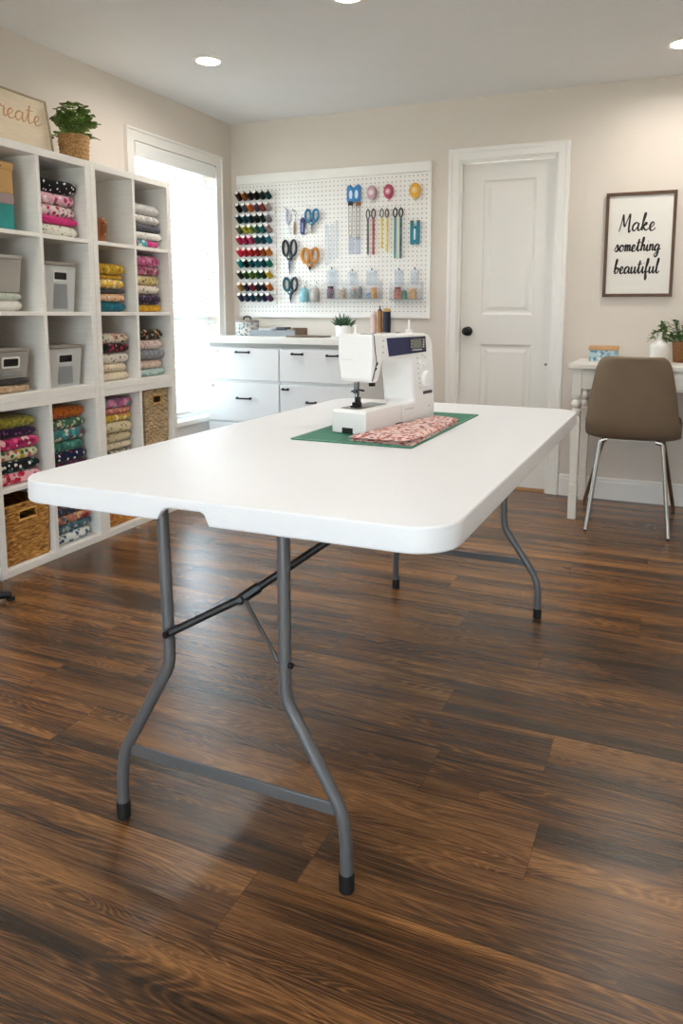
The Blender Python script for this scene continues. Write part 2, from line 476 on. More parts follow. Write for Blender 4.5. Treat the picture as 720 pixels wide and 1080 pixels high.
# ---- unseen glazed door added behind the viewer to bring in front daylight
g = empty('added_door', ((GX0 + GX1) / 2, YF, 0), kind='structure'); LG = Vector(((GX0 + GX1) / 2, YF, 0))
bm = new(); mid = (GX0 + GX1) / 2
for x0, x1 in ((GX0, GX0 + .06), (mid - .05, mid + .05), (GX1 - .06, GX1)): box(bm, x0, x1, YF - .1, YF - .04, 0, GZ1)
box(bm, GX0, GX1, YF - .1, YF - .04, GZ1 - .06, GZ1); box(bm, GX0, GX1, YF - .1, YF - .04, 0, .06)
obj('added_door_frame', loc(bm, LG), TRIMW, g)
bm = new(); box(bm, GX0 + .06, mid - .05, YF - .072, YF - .068, .06, GZ1 - .06); box(bm, mid + .05, GX1 - .06, YF - .072, YF - .068, .06, GZ1 - .06)
obj('glass_pane', loc(bm, LG), GLASS, g)

# ---- panelled door in the back wall
d = empty('door_1', ((DX0 + DX1) / 2, 0, 0), kind='structure'); LD = Vector(((DX0 + DX1) / 2, 0, 0))
bm = new(); CD = .075
prof = [(0, 0), (0, -.010), (.010, -.016), (.045, -.016), (.055, -.021), (.07, -.021), (CD, -.012), (CD, 0)]
ex0, ex1, ez = DX0 + .006, DX1 - .006, DZ - .006
st_ = [[(ex0 - p, q, 0) for p, q in prof], [(ex0 - p, q, ez + p) for p, q in prof], [(ex1 + p, q, ez + p) for p, q in prof], [(ex1 + p, q, 0) for p, q in prof]]
st_ = [[bm.verts.new(v) for v in r_] for r_ in st_]
for r0_, r1_ in zip(st_, st_[1:]):
    for i in range(len(prof)): bm.faces.new((r0_[i], r0_[(i + 1) % len(prof)], r1_[(i + 1) % len(prof)], r1_[i]))
bm.faces.new(st_[0]); bm.faces.new(st_[-1][::-1])
obj('door_casing', loc(bm, LD), TRIMW, d)
bm = new()
box(bm, DX0, DX0 + .016, -.004, .14, 0, DZ); box(bm, DX1 - .016, DX1, -.004, .14, 0, DZ); box(bm, DX0, DX1, -.004, .14, DZ - .016, DZ)
box(bm, DX0 + .016, DX0 + .026, .078, .1, 0, DZ - .016); box(bm, DX1 - .026, DX1 - .016, .078, .1, 0, DZ - .016)
obj('door_jamb', loc(bm, LD), TRIMW, d)
# slab with two recessed, raised-field panels
bm = new(); sx0, sx1, sz0, sz1, fy = DX0 + .018, DX1 - .018, .015, DZ - .02, .038


def ring(rect, y): x0, x1, z0, z1 = rect; return [bm.verts.new(p) for p in ((x0, y, z0), (x1, y, z0), (x1, y, z1), (x0, y, z1))]


def stitch(a, b):
    for i in range(4): bm.faces.new((a[i], a[(i + 1) % 4], b[(i + 1) % 4], b[i]))


xs = [sx0, 1.830, 2.156, sx1]; zz = [sz0, .21, .929, 1.115, 1.946, sz1]
grid = [[bm.verts.new((x, fy, z)) for z in zz] for x in xs]
for i in range(3):
    for j in range(5):
        if i == 1 and j in (1, 3):
            prev = [grid[1][j], grid[2][j], grid[2][j + 1], grid[1][j + 1]]
            x0, x1, z0, z1 = 1.830, 2.156, zz[j], zz[j + 1]
            for ins, dep in ((.008, .007), (.018, .010), (.030, .010), (.050, .003)):
                nx = ring((x0 + ins, x1 - ins, z0 + ins, z1 - ins), fy + dep); stitch(prev, nx); prev = nx
            bm.faces.new(prev)
        else:
            bm.faces.new((grid[i][j], grid[i + 1][j], grid[i + 1][j + 1], grid[i][j + 1]))
back = [bm.verts.new(p) for p in ((sx0, .073, sz0), (sx1, .073, sz0), (sx1, .073, sz1), (sx0, .073, sz1))]; bm.faces.new(back)
bm.faces.new([grid[i][0] for i in range(4)] + [back[1], back[0]]); bm.faces.new([grid[i][-1] for i in range(4)] + [back[2], back[3]])
bm.faces.new([grid[0][j] for j in range(6)] + [back[3], back[0]]); bm.faces.new([grid[-1][j] for j in range(6)] + [back[2], back[1]])
obj('door_panel', loc(bm, LD), pm('door_white', '#e9e6e0', .4), d)
kx, kz = 1.746, 1.010
bm = new(); lathe(bm, [(.0, 0), (.030, 0), (.030, .004), (.024, .008), (.011, .012), (.010, .028), (.020, .034), (.027, .044), (.027, .052), (.018, .060), (.0, .061)], 20, (kx, fy, kz), axis=(0, -1, 0), cap=False)
tag(obj('door_knob', loc(bm, LD), BLACK, d, smooth=True), label='round black door knob')
bm = new(); box(bm, DX0 + .0165, DX0 + .019, .04, .062, kz - .03, kz + .03); obj('latch_plate', loc(bm, LD), BLACK, d)
bm = new(); lathe(bm, [(.006, 0), (.006, .02), (.008, .024), (.008, .03)], 10, (2.252, fy, .811), axis=(0, -1, 0)); obj('door_bumper', loc(bm, LD), pm('grey_bumper', '#8d8880', .5), d)
bm = new(); prism(bm, [(0, 0), (.1, 0), (.085, .012), (.015, .012)], lambda p, q, t: (t, .12 - p, q), DX0 + .016, DX1 - .016)
tag(obj('door_threshold', loc(bm, LD), pm('oak_threshold', '#9a7248', .5, var=.2, stretch=(3, 40, 40)), d), label='light oak threshold strip')


# ---- recessed ceiling lights; the unlabelled ones are unseen and added to light the room
EMI = None


def emit_mat(name, col, s):
    m = bpy.data.materials.new(name); m.use_nodes = True; b = m.node_tree.nodes['Principled BSDF']
    b.inputs['Base Color'].default_value = col; b.inputs['Emission Color'].default_value = col; b.inputs['Emission Strength'].default_value = s
    return m


EMI = emit_mat('lamp_diffuser', (1, .93, .84, 1), 25)
LIGHT_W = 5.5
lights = [(.635, -1.175, 'recessed round ceiling light near the shelving and window corner'), (1.648, -1.632, 'recessed round ceiling light cut by the top edge above the pegboard'),
          (2.950, -.514, 'recessed round ceiling light above the framed print'), (.75, -3.4, None), (2.9, -2.7, None), (1.9, -4.6, None), (3.6, -4.6, None), (.8, -5.6, None)]
for x, y, lb in lights:
    t = empty('ceiling_light', (x, y, H), label=lb or 'unseen recessed round ceiling light added to brighten the room', cat='light', group='recessed ceiling lights')
    bm = new(); lathe(bm, [(.060, -.001), (.062, -.005), (.078, -.006), (.084, -.003), (.085, 0), (.060, 0)], 28, cap=False); obj('trim_ring', bm, TRIMW, t, smooth=True)
    bm = new(); lathe(bm, [(.0, -.0005), (.0605, -.0005), (.0605, -.003), (0, -.003)], 28, cap=False); obj('diffuser', bm, EMI, t)
    ld = bpy.data.lights.new('downlight', 'AREA'); ld.shape = 'DISK'; ld.size = .12; ld.energy = LIGHT_W; ld.color = (1, .94, .86); ld.spread = math.radians(165)
    lo = bpy.data.objects.new('downlight_lamp', ld); COL.objects.link(lo); lo.parent = t; lo.location = (0, 0, -.012)

# ================================================================== FOLDING TABLE
TX, TY, TW, TL, TYAW, TZ = 1.7128, -3.5104, .9677, 1.6697, -.0014, .7725
tb = empty('folding_table', (TX, TY, 0), TYAW, label='long white plastic folding table on grey tube legs in the middle of the floor', cat='table')
TABM = pm('table_white', '#eaecf0', .40, spec=.4, bump=.35, bscale=260)
LEGM = pm('grey_leg_paint', '#6d6e70', .42, metal=.35)
DLEG = pm('dark_brace', '#2c2b2b', .4, metal=.5)
M2 = Matrix.Rotation(-TYAW, 3, 'Z')


def tl(p): return M2 @ (Vector(p) - Vector((TX, TY, 0)))


# top: rounded slab with a hollow underside and a notched skirt on the near edge
bm = new(); out = rrect(0, TW, 0, TL, .085, 8)
# densify the near edge
pts = []
for i, p in enumerate(out):
    pts.append(p); q = out[(i + 1) % len(out)]
    if (Vector(p) - Vector(q)).length > .4:
        k = 80
        for j in range(1, k): pts.append((p[0] + (q[0] - p[0]) * j / k, p[1] + (q[1] - p[1]) * j / k))


def skirt(p):
    z = TZ - .047
    def notch(c, half):
        dd = abs(p[0] - c)
        return max(0, min(1, (half - dd) / .012))
    if p[1] < .004 and abs(p[0] - .466) < .09: z += .026 * max(0, min(1, (p[0] - .384) / .024)) ** .6 * max(0, min(1, (.503 - p[0]) / .012)) ** .8
    if p[1] > TL - .004: z += .022 * notch(TW - .466, .07)
    return z


def inset(p, dd):
    cx = min(max(p[0], .085), TW - .085); cy = min(max(p[1], .085), TL - .085)
    v = Vector((p[0] - cx, p[1] - cy))
    if v.length < 1e-6: return p
    if abs(v.x) < 1e-6 or abs(v.y) < 1e-6 or True:
        v.normalize(); return (p[0] - v.x * dd, p[1] - v.y * dd)


levels = [(.0065, lambda p: TZ), (.0028, lambda p: TZ - .0008), (.0008, lambda p: TZ - .0028), (0, lambda p: TZ - .0065), (0, lambda p: skirt(p) + .003), (.002, skirt), (.012, skirt), (.016, lambda p: TZ - .0195)]
rg = [[bm.verts.new((*inset(p, dd), zf(p))) for p in pts] for dd, zf in levels]
for a, b in zip(rg, rg[1:]):
    for i in range(len(pts)): bm.faces.new((a[i], a[(i + 1) % len(pts)], b[(i + 1) % len(pts)], b[i]))
bm.faces.new(rg[0]); bm.faces.new(rg[-1][::-1])
obj('table_top', bm, TABM, tb, smooth=True, sharp=21)
bm = new()
bm.free()
for x in (.24, .70):
    bm = new(); box(bm, x - .010, x + .010, .12, TL - .12, TZ - .038, TZ - .0202); obj('under_rail', bm, LEGM, tb, bevel=.002)


def table_end(pl, pr, ysgn, foot_y):
    RAD = .0128
    Lp = fillet([tl(p) for p in pl], .07, 6); Rp = fillet([tl(p) for p in pr], .07, 6)
    for pp in (Lp, Rp):
        cut = [p for p in pp if p.z > .045]
        cut = pp[:-1] + [Vector((pp[-1].x, pp[-1].y, .03))]
        bm = new(); tube(bm, cut, RAD, 14); lg = obj('leg', bm, LEGM, tb, smooth=True)
        bm = new(); e = pp[-1]; lathe(bm, [(.012, .0), (.0155, .002), (.0155, .034), (.0145, .038), (.012, .038)], 16, (e.x, e.y, 0)); obj('rubber_foot', bm, DARKRUB, lg, smooth=True)
    return Lp, Rp


y_n = -3.436
nl = [(2.050, y_n, .748), (2.057, y_n, .44), (2.057, y_n, .388), (1.928, y_n, .165), (1.918, y_n, .11), (1.916, y_n, 0)]
nr = [(2.333, y_n, .748), (2.333, y_n, .42), (2.334, y_n, .372), (2.455, y_n, .166), (2.464, y_n, .11), (2.465, y_n, 0)]
table_end(nl, nr, 1, 0)
y_f = -1.945
fl = [(2.10, y_f, .748), (2.10, y_f, .40), (2.098, y_f, .355), (1.995, y_f + .03, .16), (1.987, y_f + .045, .11), (1.987, y_f + .05, 0)]
fr = [(2.433, y_f, .748), (2.436, y_f, .37), (2.440, y_f, .325), (2.562, y_f - .02, .16), (2.576, y_f - .026, .11), (2.577, y_f - .027, 0)]
table_end(fl, fr, -1, 0)
for a, b, dz in (((1.946, y_n, .170), (2.440, y_n, .166), 0), ((2.020, y_f + .02, .19), (2.535, y_f - .014, .205), 0)):
    bm = new(); A, B = tl(a), tl(b); dv = (B - A).normalized(); nn = Vector((-dv.y, dv.x, 0))
    vs = []
    for P_ in (A, B):
        vs.append([bm.verts.new(P_ + nn * sx_ * .0035 + Vector((0, 0, sz_ * .0125))) for sx_, sz_ in ((-1, -1), (1, -1), (1, 1), (-1, 1))])
    bm.faces.new(vs[0][::-1]); bm.faces.new(vs[1])
    for i in range(4): bm.faces.new((vs[0][i], vs[0][(i + 1) % 4], vs[1][(i + 1) % 4], vs[1][i]))
    obj('cross_bar', bm, LEGM, tb, bevel=.0015)
for x0, x1, yy in ((2.01, 2.375, y_n), (2.06, 2.475, y_f)):
    bm = new(); tube(bm, [tl((x0, yy, .744)), tl((x1, yy, .744))], .0055, 12); obj('hinge_bar', bm, LEGM, tb, smooth=True)
# folding brace of the near legs
J = Vector((2.205, -3.380, .538)); pl_ = Vector((2.067, -3.450, .465)); pr_ = Vector((2.325, -3.446, .450)); end = Vector((2.470, -3.210, .738))
bm = new(); tube(bm, [tl(pl_), tl(J)], .0085, 10); br = obj('brace', bm, DLEG, tb, smooth=True)
for c in (pl_, J):
    bm = new(); lathe(bm, [(0, -.011), (.0075, -.011), (.0075, .011), (0, .011)], 12, tl(c), axis=(0, 1, 0), cap=False); obj('pivot_bolt', bm, DLEG, br, smooth=True)
bm = new(); A, B = tl(J), tl(end); dv = (B - A).normalized(); tube(bm, [A - dv * .012, A + dv * .040], .0115, 8); tube(bm, [A, B], .0085, 10); obj('brace', bm, DLEG, tb, smooth=True)
bm = new(); tube(bm, [tl(J), tl(pr_)], .0045, 8); obj('brace_rod', bm, pm('grey_rod', '#6a6a6a', .35, metal=.7), tb, smooth=True)
bm = new(); lathe(bm, [(0, -.004), (.006, -.004), (.006, .004), (0, .004)], 10, tl((2.348, -3.440, .445)), axis=(1, 0, 0), cap=False); obj('leg_bolt', bm, DARKRUB, tb, smooth=True)

# ================================================================== CUTTING MAT, FABRIC, SEWING MACHINE
MATG = bpy.data.materials.new('cutting_mat_green'); MATG.use_nodes = True
nt = MATG.node_tree; b = nt.nodes['Principled BSDF']; b.inputs['Roughness'].default_value = .6
tc = N(nt, 'ShaderNodeTexCoord'); br_ = N(nt, 'ShaderNodeTexBrick', offset=0.0, squash=1.0)
br_.inputs['Color1'].default_value = lin('#0d6b52'); br_.inputs['Color2'].default_value = lin('#0d6b52'); br_.inputs['Mortar'].default_value = lin('#5aa38c')
br_.inputs['Scale'].default_value = 1; br_.inputs['Mortar Size'].default_value = .0007; br_.inputs['Brick Width'].default_value = .0254; br_.inputs['Row Height'].default_value = .0254
nt.links.new(tc.outputs['Object'], br_.inputs['Vector']); nt.links.new(br_.outputs['Color'], b.inputs['Base Color'])
mt = empty('cutting_mat', (2.2005, -2.490, TZ), 0, label='green gridded cutting mat lying under the sewing machine', cat='cutting mat')
bm = new(); prism(bm, rrect(-.180, .180, -.352, .352, .008, 3), lambda p, q, t: (p, q, t), .0004, .003); obj('mat_board', bm, MATG, mt)
bm = new()
for rect in ((-.172, .172, -.344, -.3432), (-.172, .172, .3432, .344), (-.172, -.1712, -.3432, .3432), (.1712, .172, -.3432, .3432)): box(bm, *rect, .0028, .0032)
obj('border_line', bm, pm('mat_print', '#d8e6d8', .6), mt)

# folded floral fabric: two-layer wedge
FAB = print_mat('#e8cfc8', ['#b8403c', '#c9746c', '#8d2a30', '#e8b0a8', '#a8625a'], 75, .5, 3)
A_, B_, C_, D_ = Vector((2.184, -2.806)), Vector((2.374, -2.818)), Vector((2.368, -2.350)), Vector((2.288, -2.300))
bm = new(); nu, nv = 22, 26; layers = []
for lay in range(2):
    for side in range(2):
        g_ = []
        for i in range(nu + 1):
            row_ = []
            for j in range(nv + 1):
                uu, vv = i / nu, j / nv
                p = (A_ * (1 - uu) + B_ * uu) * (1 - vv) + (D_ * (1 - uu) + C_ * uu) * vv
                e = min(uu, 1 - uu, vv, 1 - vv) * 9
                th = min(1, e) ** .5
                z0 = .0034 + lay * .0090
                wob = .0016 * noise.noise(Vector((p.x * 22, p.y * 22, lay))) * th
                if uu > .8 and vv < .25 and lay == 1: wob += .008 * (uu - .8) / .2 * (1 - vv / .25)
                z = z0 + (.0002 if side == 0 else .0086 * th + .0004) + wob
                row_.append(bm.verts.new((p.x, p.y, TZ + z)))
            g_.append(row_)
        layers.append(g_)
        for i in range(nu):
            for j in range(nv): bm.faces.new((g_[i][j], g_[i + 1][j], g_[i + 1][j + 1], g_[i][j + 1]))
for k in (0, 2):
    lo_, hi_ = layers[k], layers[k + 1]
    def edge(seq_lo, seq_hi):
        for q in range(len(seq_lo) - 1): bm.faces.new((seq_lo[q], seq_lo[q + 1], seq_hi[q + 1], seq_hi[q]))
    edge([r_[0] for r_ in lo_], [r_[0] for r_ in hi_]); edge([r_[-1] for r_ in lo_], [r_[-1] for r_ in hi_])
    edge(lo_[0], hi_[0]); edge(lo_[-1], hi_[-1])
tag(obj('folded_fabric', bm, FAB, smooth=True), 'pink and red floral cotton folded flat on the cutting mat beside the sewing machine', 'fabric')

# sewing machine; local x runs along the machine, y to its far side
sm = empty('sewing_machine', (2.197, -2.714, TZ + .0032), math.atan2(.98550, .16967), label='white computerized sewing machine standing on the green cutting mat', cat='sewing machine')
MW = pm('machine_white', '#f4f4f3', .28, spec=.5, coat=.2); Wd = .118
z0 = 0.0


def side(bm, pts, a, b_): prism(bm, pts, lambda p, q, t: (p, t, q), a, b_)


# base and column: bed part under the column, column, arm
bm = new(); side(bm, [(.205, .006), (.430, .0), (.424, .13), (.416, .19), (.409, .240), (.400, .265), (.382, .279), (.354, .284), (.09, .287), (.09, .211), (.118, .205), (.256, .200), (.266, .187), (.287, .0702), (.205, .0698)], .002, Wd - .002)
obj('body', bm, MW, sm, bevel=.009, seg=4)
bm = new(); side(bm, [(0, .0005), (.045, .0005), (.045, .010), (.143, .008), (.155, .0005), (.160, .0005), (.170, .014), (.2035, .014), (.2035, .0698), (.008, .0698), (0, .062)], 0, Wd); 
obj('accessory_bed', bm, MW, sm, bevel=.006, seg=3)
bm = new(); box(bm, -.0006, .02, .045, .082, .0004, .017); obj('bed_recess_shade', bm, pm('recess_shade', '#202022', .6), sm)  # dark block painted as the shade inside the end notch
bm = new(); box(bm, .165, .215, -.0003, .05, .0005, .0125); obj('bed_recess_shade', bm, pm('recess_shade', '#202022', .6), sm)  # same dark fill for the shaded notch on the near side
# head with tapered face cover
bm = new()
hs = [(.030, .287, .0, Wd), (.029, .210, .0, Wd - .001), (.033, .155, .004, Wd - .008), (.042, .147, .008, Wd - .012)]
ends = [(.092, .2868, .0, Wd), (.092, .210, .0, Wd - .001), (.076, .155, .004, Wd - .008), (.068, .147, .008, Wd - .012)]
secs = []
for (s0, z_, ya, yb), (s1, zb, yc, yd) in zip(hs, ends):
    secs.append([bm.verts.new(p) for p in ((s0, ya, z_), (s1, yc, zb), (s1, yd, zb), (s0, yb, z_))])
for a, b2 in zip(secs, secs[1:]):
    for i in range(4): bm.faces.new((a[i], a[(i + 1) % 4], b2[(i + 1) % 4], b2[i]))
bm.faces.new(secs[0]); bm.faces.new(secs[-1][::-1])
obj('face_cover', bm, MW, sm, bevel=.008, seg=4)
bm = new(); tube(bm, [(.041, .045, .2875), (.040, .003, .2872), (.041, -.0004, .282), (.047, -.0006, .24), (.056, -.0006, .205), (.038, .003, .153)], .0014, 6); obj('seam', bm, pm('seam_dark', '#2a2a2c', .6), sm)
bm = new(); tube(bm, [(.0290, Wd * .55, .213), (.0290, Wd - .012, .213)], .0006, 5); obj('cover_line', bm, pm('line_grey', '#bcbcbc', .6), sm)
bm = new()
for a, c in (((.062, .205), (.056, .196)), ((.056, .190), (.052, .184))): tube(bm, [(a[0], .0, a[1]), (c[0], .002, c[1])], .0028, 6)
obj('thread_slot', bm, DARKRUB, sm)
# display
NAVY = pm('panel_navy', '#1f2550', .25)
bm = new(); side(bm, [(.114, .2745), (.128, .220), (.357, .2255), (.349, .275)], -.0018, .004); dp = obj('display_panel', bm, NAVY, sm, bevel=.001)
bm = new(); side(bm, [(.248, .271), (.252, .2295), (.354, .230), (.346, .2715)], -.0024, .0); obj('panel_surround', bm, pm('panel_black', '#121428', .3), dp)
bm = new(); side(bm, [(.262, .267), (.265, .239), (.322, .2395), (.318, .2675)], -.003, .0); tag(obj('screen', bm, pm('lcd_grey', '#7d8078', .2), dp), label='small grey screen')
bm = new()
for i in range(5): s_ = .264 + i * .0125; box(bm, s_, s_ + .008, -.0032, 0, .2318, .2355)
for i in range(4): box(bm, .331, .339, -.0032, 0, .240 + i * .0075, .244 + i * .0075)
for i in range(3): box(bm, .254, .259, -.0032, 0, .242 + i * .009, .246 + i * .009)
obj('button', bm, pm('button_white', '#dfe2ea', .4), dp)
# printed marks on the arm, dial, keys
GREY = pm('print_grey', '#9a9ca0', .6)
for x_, z_ in ((.064, .264), (.080, .265), (.093, .266), (.066, .247), (.088, .248), (.070, .231), (.092, .232)):
    obj('printed_mark', boxm(x_, x_ + .009, .0012, .004, z_, z_ + .0022), GREY, sm)
for x_, z_ in ((.300, .205), (.304, .188), (.308, .172), (.312, .156), (.315, .140), (.318, .124), (.322, .108), (.335, .212), (.352, .205)):
    obj('printed_mark', boxm(x_, x_ + .005, .0012, .004, z_, z_ + .004), GREY, sm)
bm = new(); lathe(bm, [(.027, 0), (.027, .006), (.024, .010), (.008, .012), (0, .012)], 24, (.362, .002, .137), axis=(0, -1, 0), cap=False); obj('stitch_dial', bm, PLAST, sm, smooth=True)
bm = new()
for x_, z_ in ((.322, .194), (.338, .190), (.350, .183), (.334, .176)): lathe(bm, [(.0065, 0), (.0065, .003), (.005, .0045), (0, .0045)], 12, (x_, .002, z_), axis=(0, -1, 0), cap=False)
obj('key', bm, PLAST, sm, smooth=True)
bm = new(); box(bm, .345, .405, .0006, .003, .088, .098); obj('nameplate', bm, pm('nameplate_grey', '#4c4c50', .35, metal=.5), sm)
bm = new(); lathe(bm, [(.0022, 0), (.0022, .002), (0, .002)], 10, (.385, .001, .048), axis=(0, -1, 0), cap=False); obj('screw', bm, GREY, sm)
bm = new(); box(bm, .225, .285, .0008, .003, .050, .0512); obj('bed_groove', bm, GREY, sm)
bm = new(); lathe(bm, [(.0, 0), (.030, 0), (.033, .004), (.033, .016), (.028, .020), (0, .021)], 24, (.408, .055, .222), axis=(1, 0, .05), cap=False); obj('hand_wheel', bm, PLAST, sm, smooth=True)
# needle, presser, plate
bm = new(); tube(bm, [(.056, .074, .152), (.056, .074, .118)], .0035, 8); tube(bm, [(.056, .074, .118), (.056, .074, .077)], .0014, 6); lathe(bm, [(.006, 0), (.006, .012)], 10, (.056, .074, .112)); tube(bm, [(.056, .074, .118), (.050, .084, .118)], .003, 8)
obj('needle_bar', bm, pm('chrome_dark', '#55565a', .3, metal=1), sm, smooth=True)
bm = new(); tube(bm, [(.066, .070, .155), (.066, .070, .090)], .0035, 8); box(bm, .060, .072, .064, .076, .085, .101); box(bm, .044, .076, .064, .070, .0715, .076); box(bm, .044, .076, .077, .083, .0715, .076); box(bm, .054, .076, .064, .083, .076, .085); tube(bm, [(.066, .066, .122), (.068, .050, .120)], .003, 8)
obj('presser_foot', bm, pm('foot_dark', '#38383c', .3, metal=.9), sm)
bm = new(); prism(bm, rrect(.024, .185, .040, .104, .008, 4), lambda p, q, t: (p, q, t), .0696, .0712); obj('needle_plate', bm, pm('plate_grey', '#8e8f92', .35, metal=.8), sm)
bm = new(); tube(bm, [(.078, .03, .2), (.078, .03, .142)], .004, 8); box(bm, .071, .085, .022, .036, .134, .144); obj('threader_lever', bm, pm('foot_dark', '#38383c', .3), sm)
# things on top
bm = new(); lathe(bm, [(.008, 0), (.008, .004), (.003, .006), (.003, .022), (.005, .024), (.005, .027), (0, .028)], 12, (.08, .09, .2845), cap=False); obj('thread_guide', bm, PLAST, sm, smooth=True)
bm = new(); lathe(bm, [(.011, 0), (.011, .014), (.0035, .016), (.003, .045), (.0, .046)], 12, (.332, .05, .281), cap=False); obj('spool_pin', bm, PLAST, sm, smooth=True)
for x_ in (.12, .18, .265):
    bm = new(); box(bm, x_, x_ + .014, .05, .062, .283, .2895); obj('top_lever', bm, GREY, sm, bevel=.001)

# ================================================================== CUBE SHELVING
SA = .0283
SH = empty_loc = Vector((.4041, -1.2260, 0)); SNRM = Vector((math.cos(SA), math.sin(SA), 0)); SDU = Vector((math.sin(SA), -math.cos(SA), 0))


def spt(u, dep, z): return SH + SDU * u - SNRM * dep + Vector((0, 0, z))


T_, DEP = .033, .372
U_FAR = (.0, .615); U_NEAR = (.615, 1.250); LOW = (0.0, .745); HIGH = (.745, 1.822)


def unit(name_lb, U, Z, rows):
    """a cube unit with two columns; rows = z of the shelf centre lines"""
    o = spt(U[0], 0, Z[0]); e = empty('cube_shelf_unit', o, SA, label=name_lb, cat='shelf unit', group='white cube shelf units')
    wd = U[1] - U[0]; hh = Z[1] - Z[0]; g = .0006
    obj('side_panel', boxm(-DEP, 0, -T_, -g, 0, hh), MELA, e, bevel=.0012)
    obj('side_panel', boxm(-DEP, 0, -wd + g, -wd + T_, 0, hh), MELA, e, bevel=.0012)
    obj('top_panel', boxm(-DEP, 0, -wd + T_, -T_, hh - T_, hh - g), MELA, e, bevel=.0012)
    obj('bottom_panel', boxm(-DEP, 0, -wd + T_, -T_, 0, T_), MELA, e, bevel=.0012)
    obj('divider', boxm(-DEP + .006, -.001, -wd / 2 - .009, -wd / 2 + .009, T_, hh - T_), MELA, e, bevel=.001)
    for r in rows:
        for ya, yb in ((-wd + T_, -wd / 2 - .009), (-wd / 2 + .009, -T_)):
            obj('shelf', boxm(-DEP + .006, -.0015, ya, yb, r - .009 - Z[0], r + .009 - Z[0]), MELA, e, bevel=.001)
    obj('back_panel', boxm(-DEP - .006, -DEP + .005, -wd + .004, -.004, .004, hh - .004), MELA, e)
    return e


unit('upper white six-cube shelf beside the window, with folded fabric in every column', U_FAR, HIGH, (1.452, 1.115))
unit('upper white six-cube shelf under the sign and potted plant, holding clear bins', U_NEAR, HIGH, (1.452, 1.115))
unit('lower white four-cube shelf nearest the window, with a tan wicker basket', U_FAR, LOW, (.3725,))
unit('lower white four-cube shelf at the left edge, with a golden wicker basket', U_NEAR, LOW, (.3725,))
COLS = {'A': (.9425, 1.216), 'B': (.649, .9225), 'C': (.3175, .581), 'D': (.034, .2975)}   # inner u range of each column
FLOORS = {1: 1.4612, 2: 1.1242, 3: .7783, 4: .3817, 5: .0333}
CELLN = {'A': 'leftmost shelf column', 'B': 'second shelf column', 'C': 'third shelf column', 'D': 'window shelf column'}
ROWN = {1: 'top row', 2: 'second row', 3: 'third row', 4: 'fourth row', 5: 'bottom row'}


def folded(width, depth, th, seed):
    """a folded length of cotton: soft slab with a rounded front fold, origin at the base centre of its front edge"""
    bm = new(); nu_, prof_ = 12, []
    k = 7
    for j in range(k + 1):          # front fold (x = 0), half circle
        a = -PI / 2 + PI * j / k; prof_.append((-th * .42 + th * .42 * math.cos(a), th / 2 + th / 2 * math.sin(a)))
    for j in range(1, 5): prof_.append((-depth * j / 5, th))
    for j in range(k + 1):
        a = PI / 2 + PI * j / k; prof_.append((-depth + th * .42 + th * .42 * math.cos(a), th / 2 + th / 2 * math.sin(a)))
    for j in range(4, 0, -1): prof_.append((-depth * j / 5, 0))
    rings_ = []
    for i in range(nu_ + 1):
        t = i / nu_; y = (t - .5) * width
        ed = min(t, 1 - t) * 2
        sq = .70 + .30 * min(1, ed * 4) ** .5
        ring_ = []
        for (x, z) in prof_:
            zz_ = th / 2 + (z - th / 2) * sq
            n_ = noise.noise(Vector((x * 14 + seed * 3.1, y * 14, z * 20 + seed))) * .0045
            n2 = noise.noise(Vector((x * 6 - seed, y * 7, seed * 2.3))) * .004
            xx = x + (n_ if x > -.05 else 0) - (1 - min(1, ed * 5)) * .006
            zz_ = min(th, max(0, zz_ + (n2 if z > th * .3 else 0)))
            ring_.append(bm.verts.new((xx, y * (1 + .02 * noise.noise(Vector((x * 5, seed, z * 9)))), zz_)))
        rings_.append(ring_)
    for a, b_ in zip(rings_, rings_[1:]):
        for j in range(len(prof_)): bm.faces.new((a[j], a[(j + 1) % len(prof_)], b_[(j + 1) % len(prof_)], b_[j]))
    bm.faces.new(rings_[0]); bm.faces.new(rings_[-1][::-1])
    return bm


SEED = [0]


def pile(col, row, u_far, top, items, rec=.035):
    """stack from top to bottom; items = (weight, colour phrase, ground, motifs, scale, thr)"""
    u0, u1 = COLS[col]; zb = FLOORS[row]; tot = sum(i[0] for i in items); hgt = top - zb
    z = zb + .0005; n = len(items); u_far = max(u_far, u0 + .003); wd = u1 - .004 - u_far
    for q, it in enumerate(reversed(items)):
        k = n - q; th = hgt * it[0] / tot; SEED[0] += 1
        w_ = wd * R.uniform(.93, 1.0)
        o = obj('folded_fabric', folded(w_, R.uniform(.26, .30), th - .0006, SEED[0]), print_mat(it[2], it[3], it[4] if len(it) > 4 else 45, it[5] if len(it) > 5 else .42, SEED[0]), smooth=True)
        uc = u1 - .004 - wd / 2 + R.uniform(-.5, .5) * (wd - w_)
        o.location = spt(uc, rec + R.uniform(-.008, .008), z); o.rotation_euler = (0, 0, SA + R.uniform(-.02, .02))
        if n == 1: posn = 'folded'
        pos = 'topmost' if k == 1 else ('lowest' if k == n else ORD[k] + ' from top')
        tag(o, f'{it[1]} folded fabric, {pos} in {ROWN[row]} pile, {CELLN[col]}', 'fabric', f'folded fabrics in the {ROWN[row]}, {CELLN[col]}')
        z += th


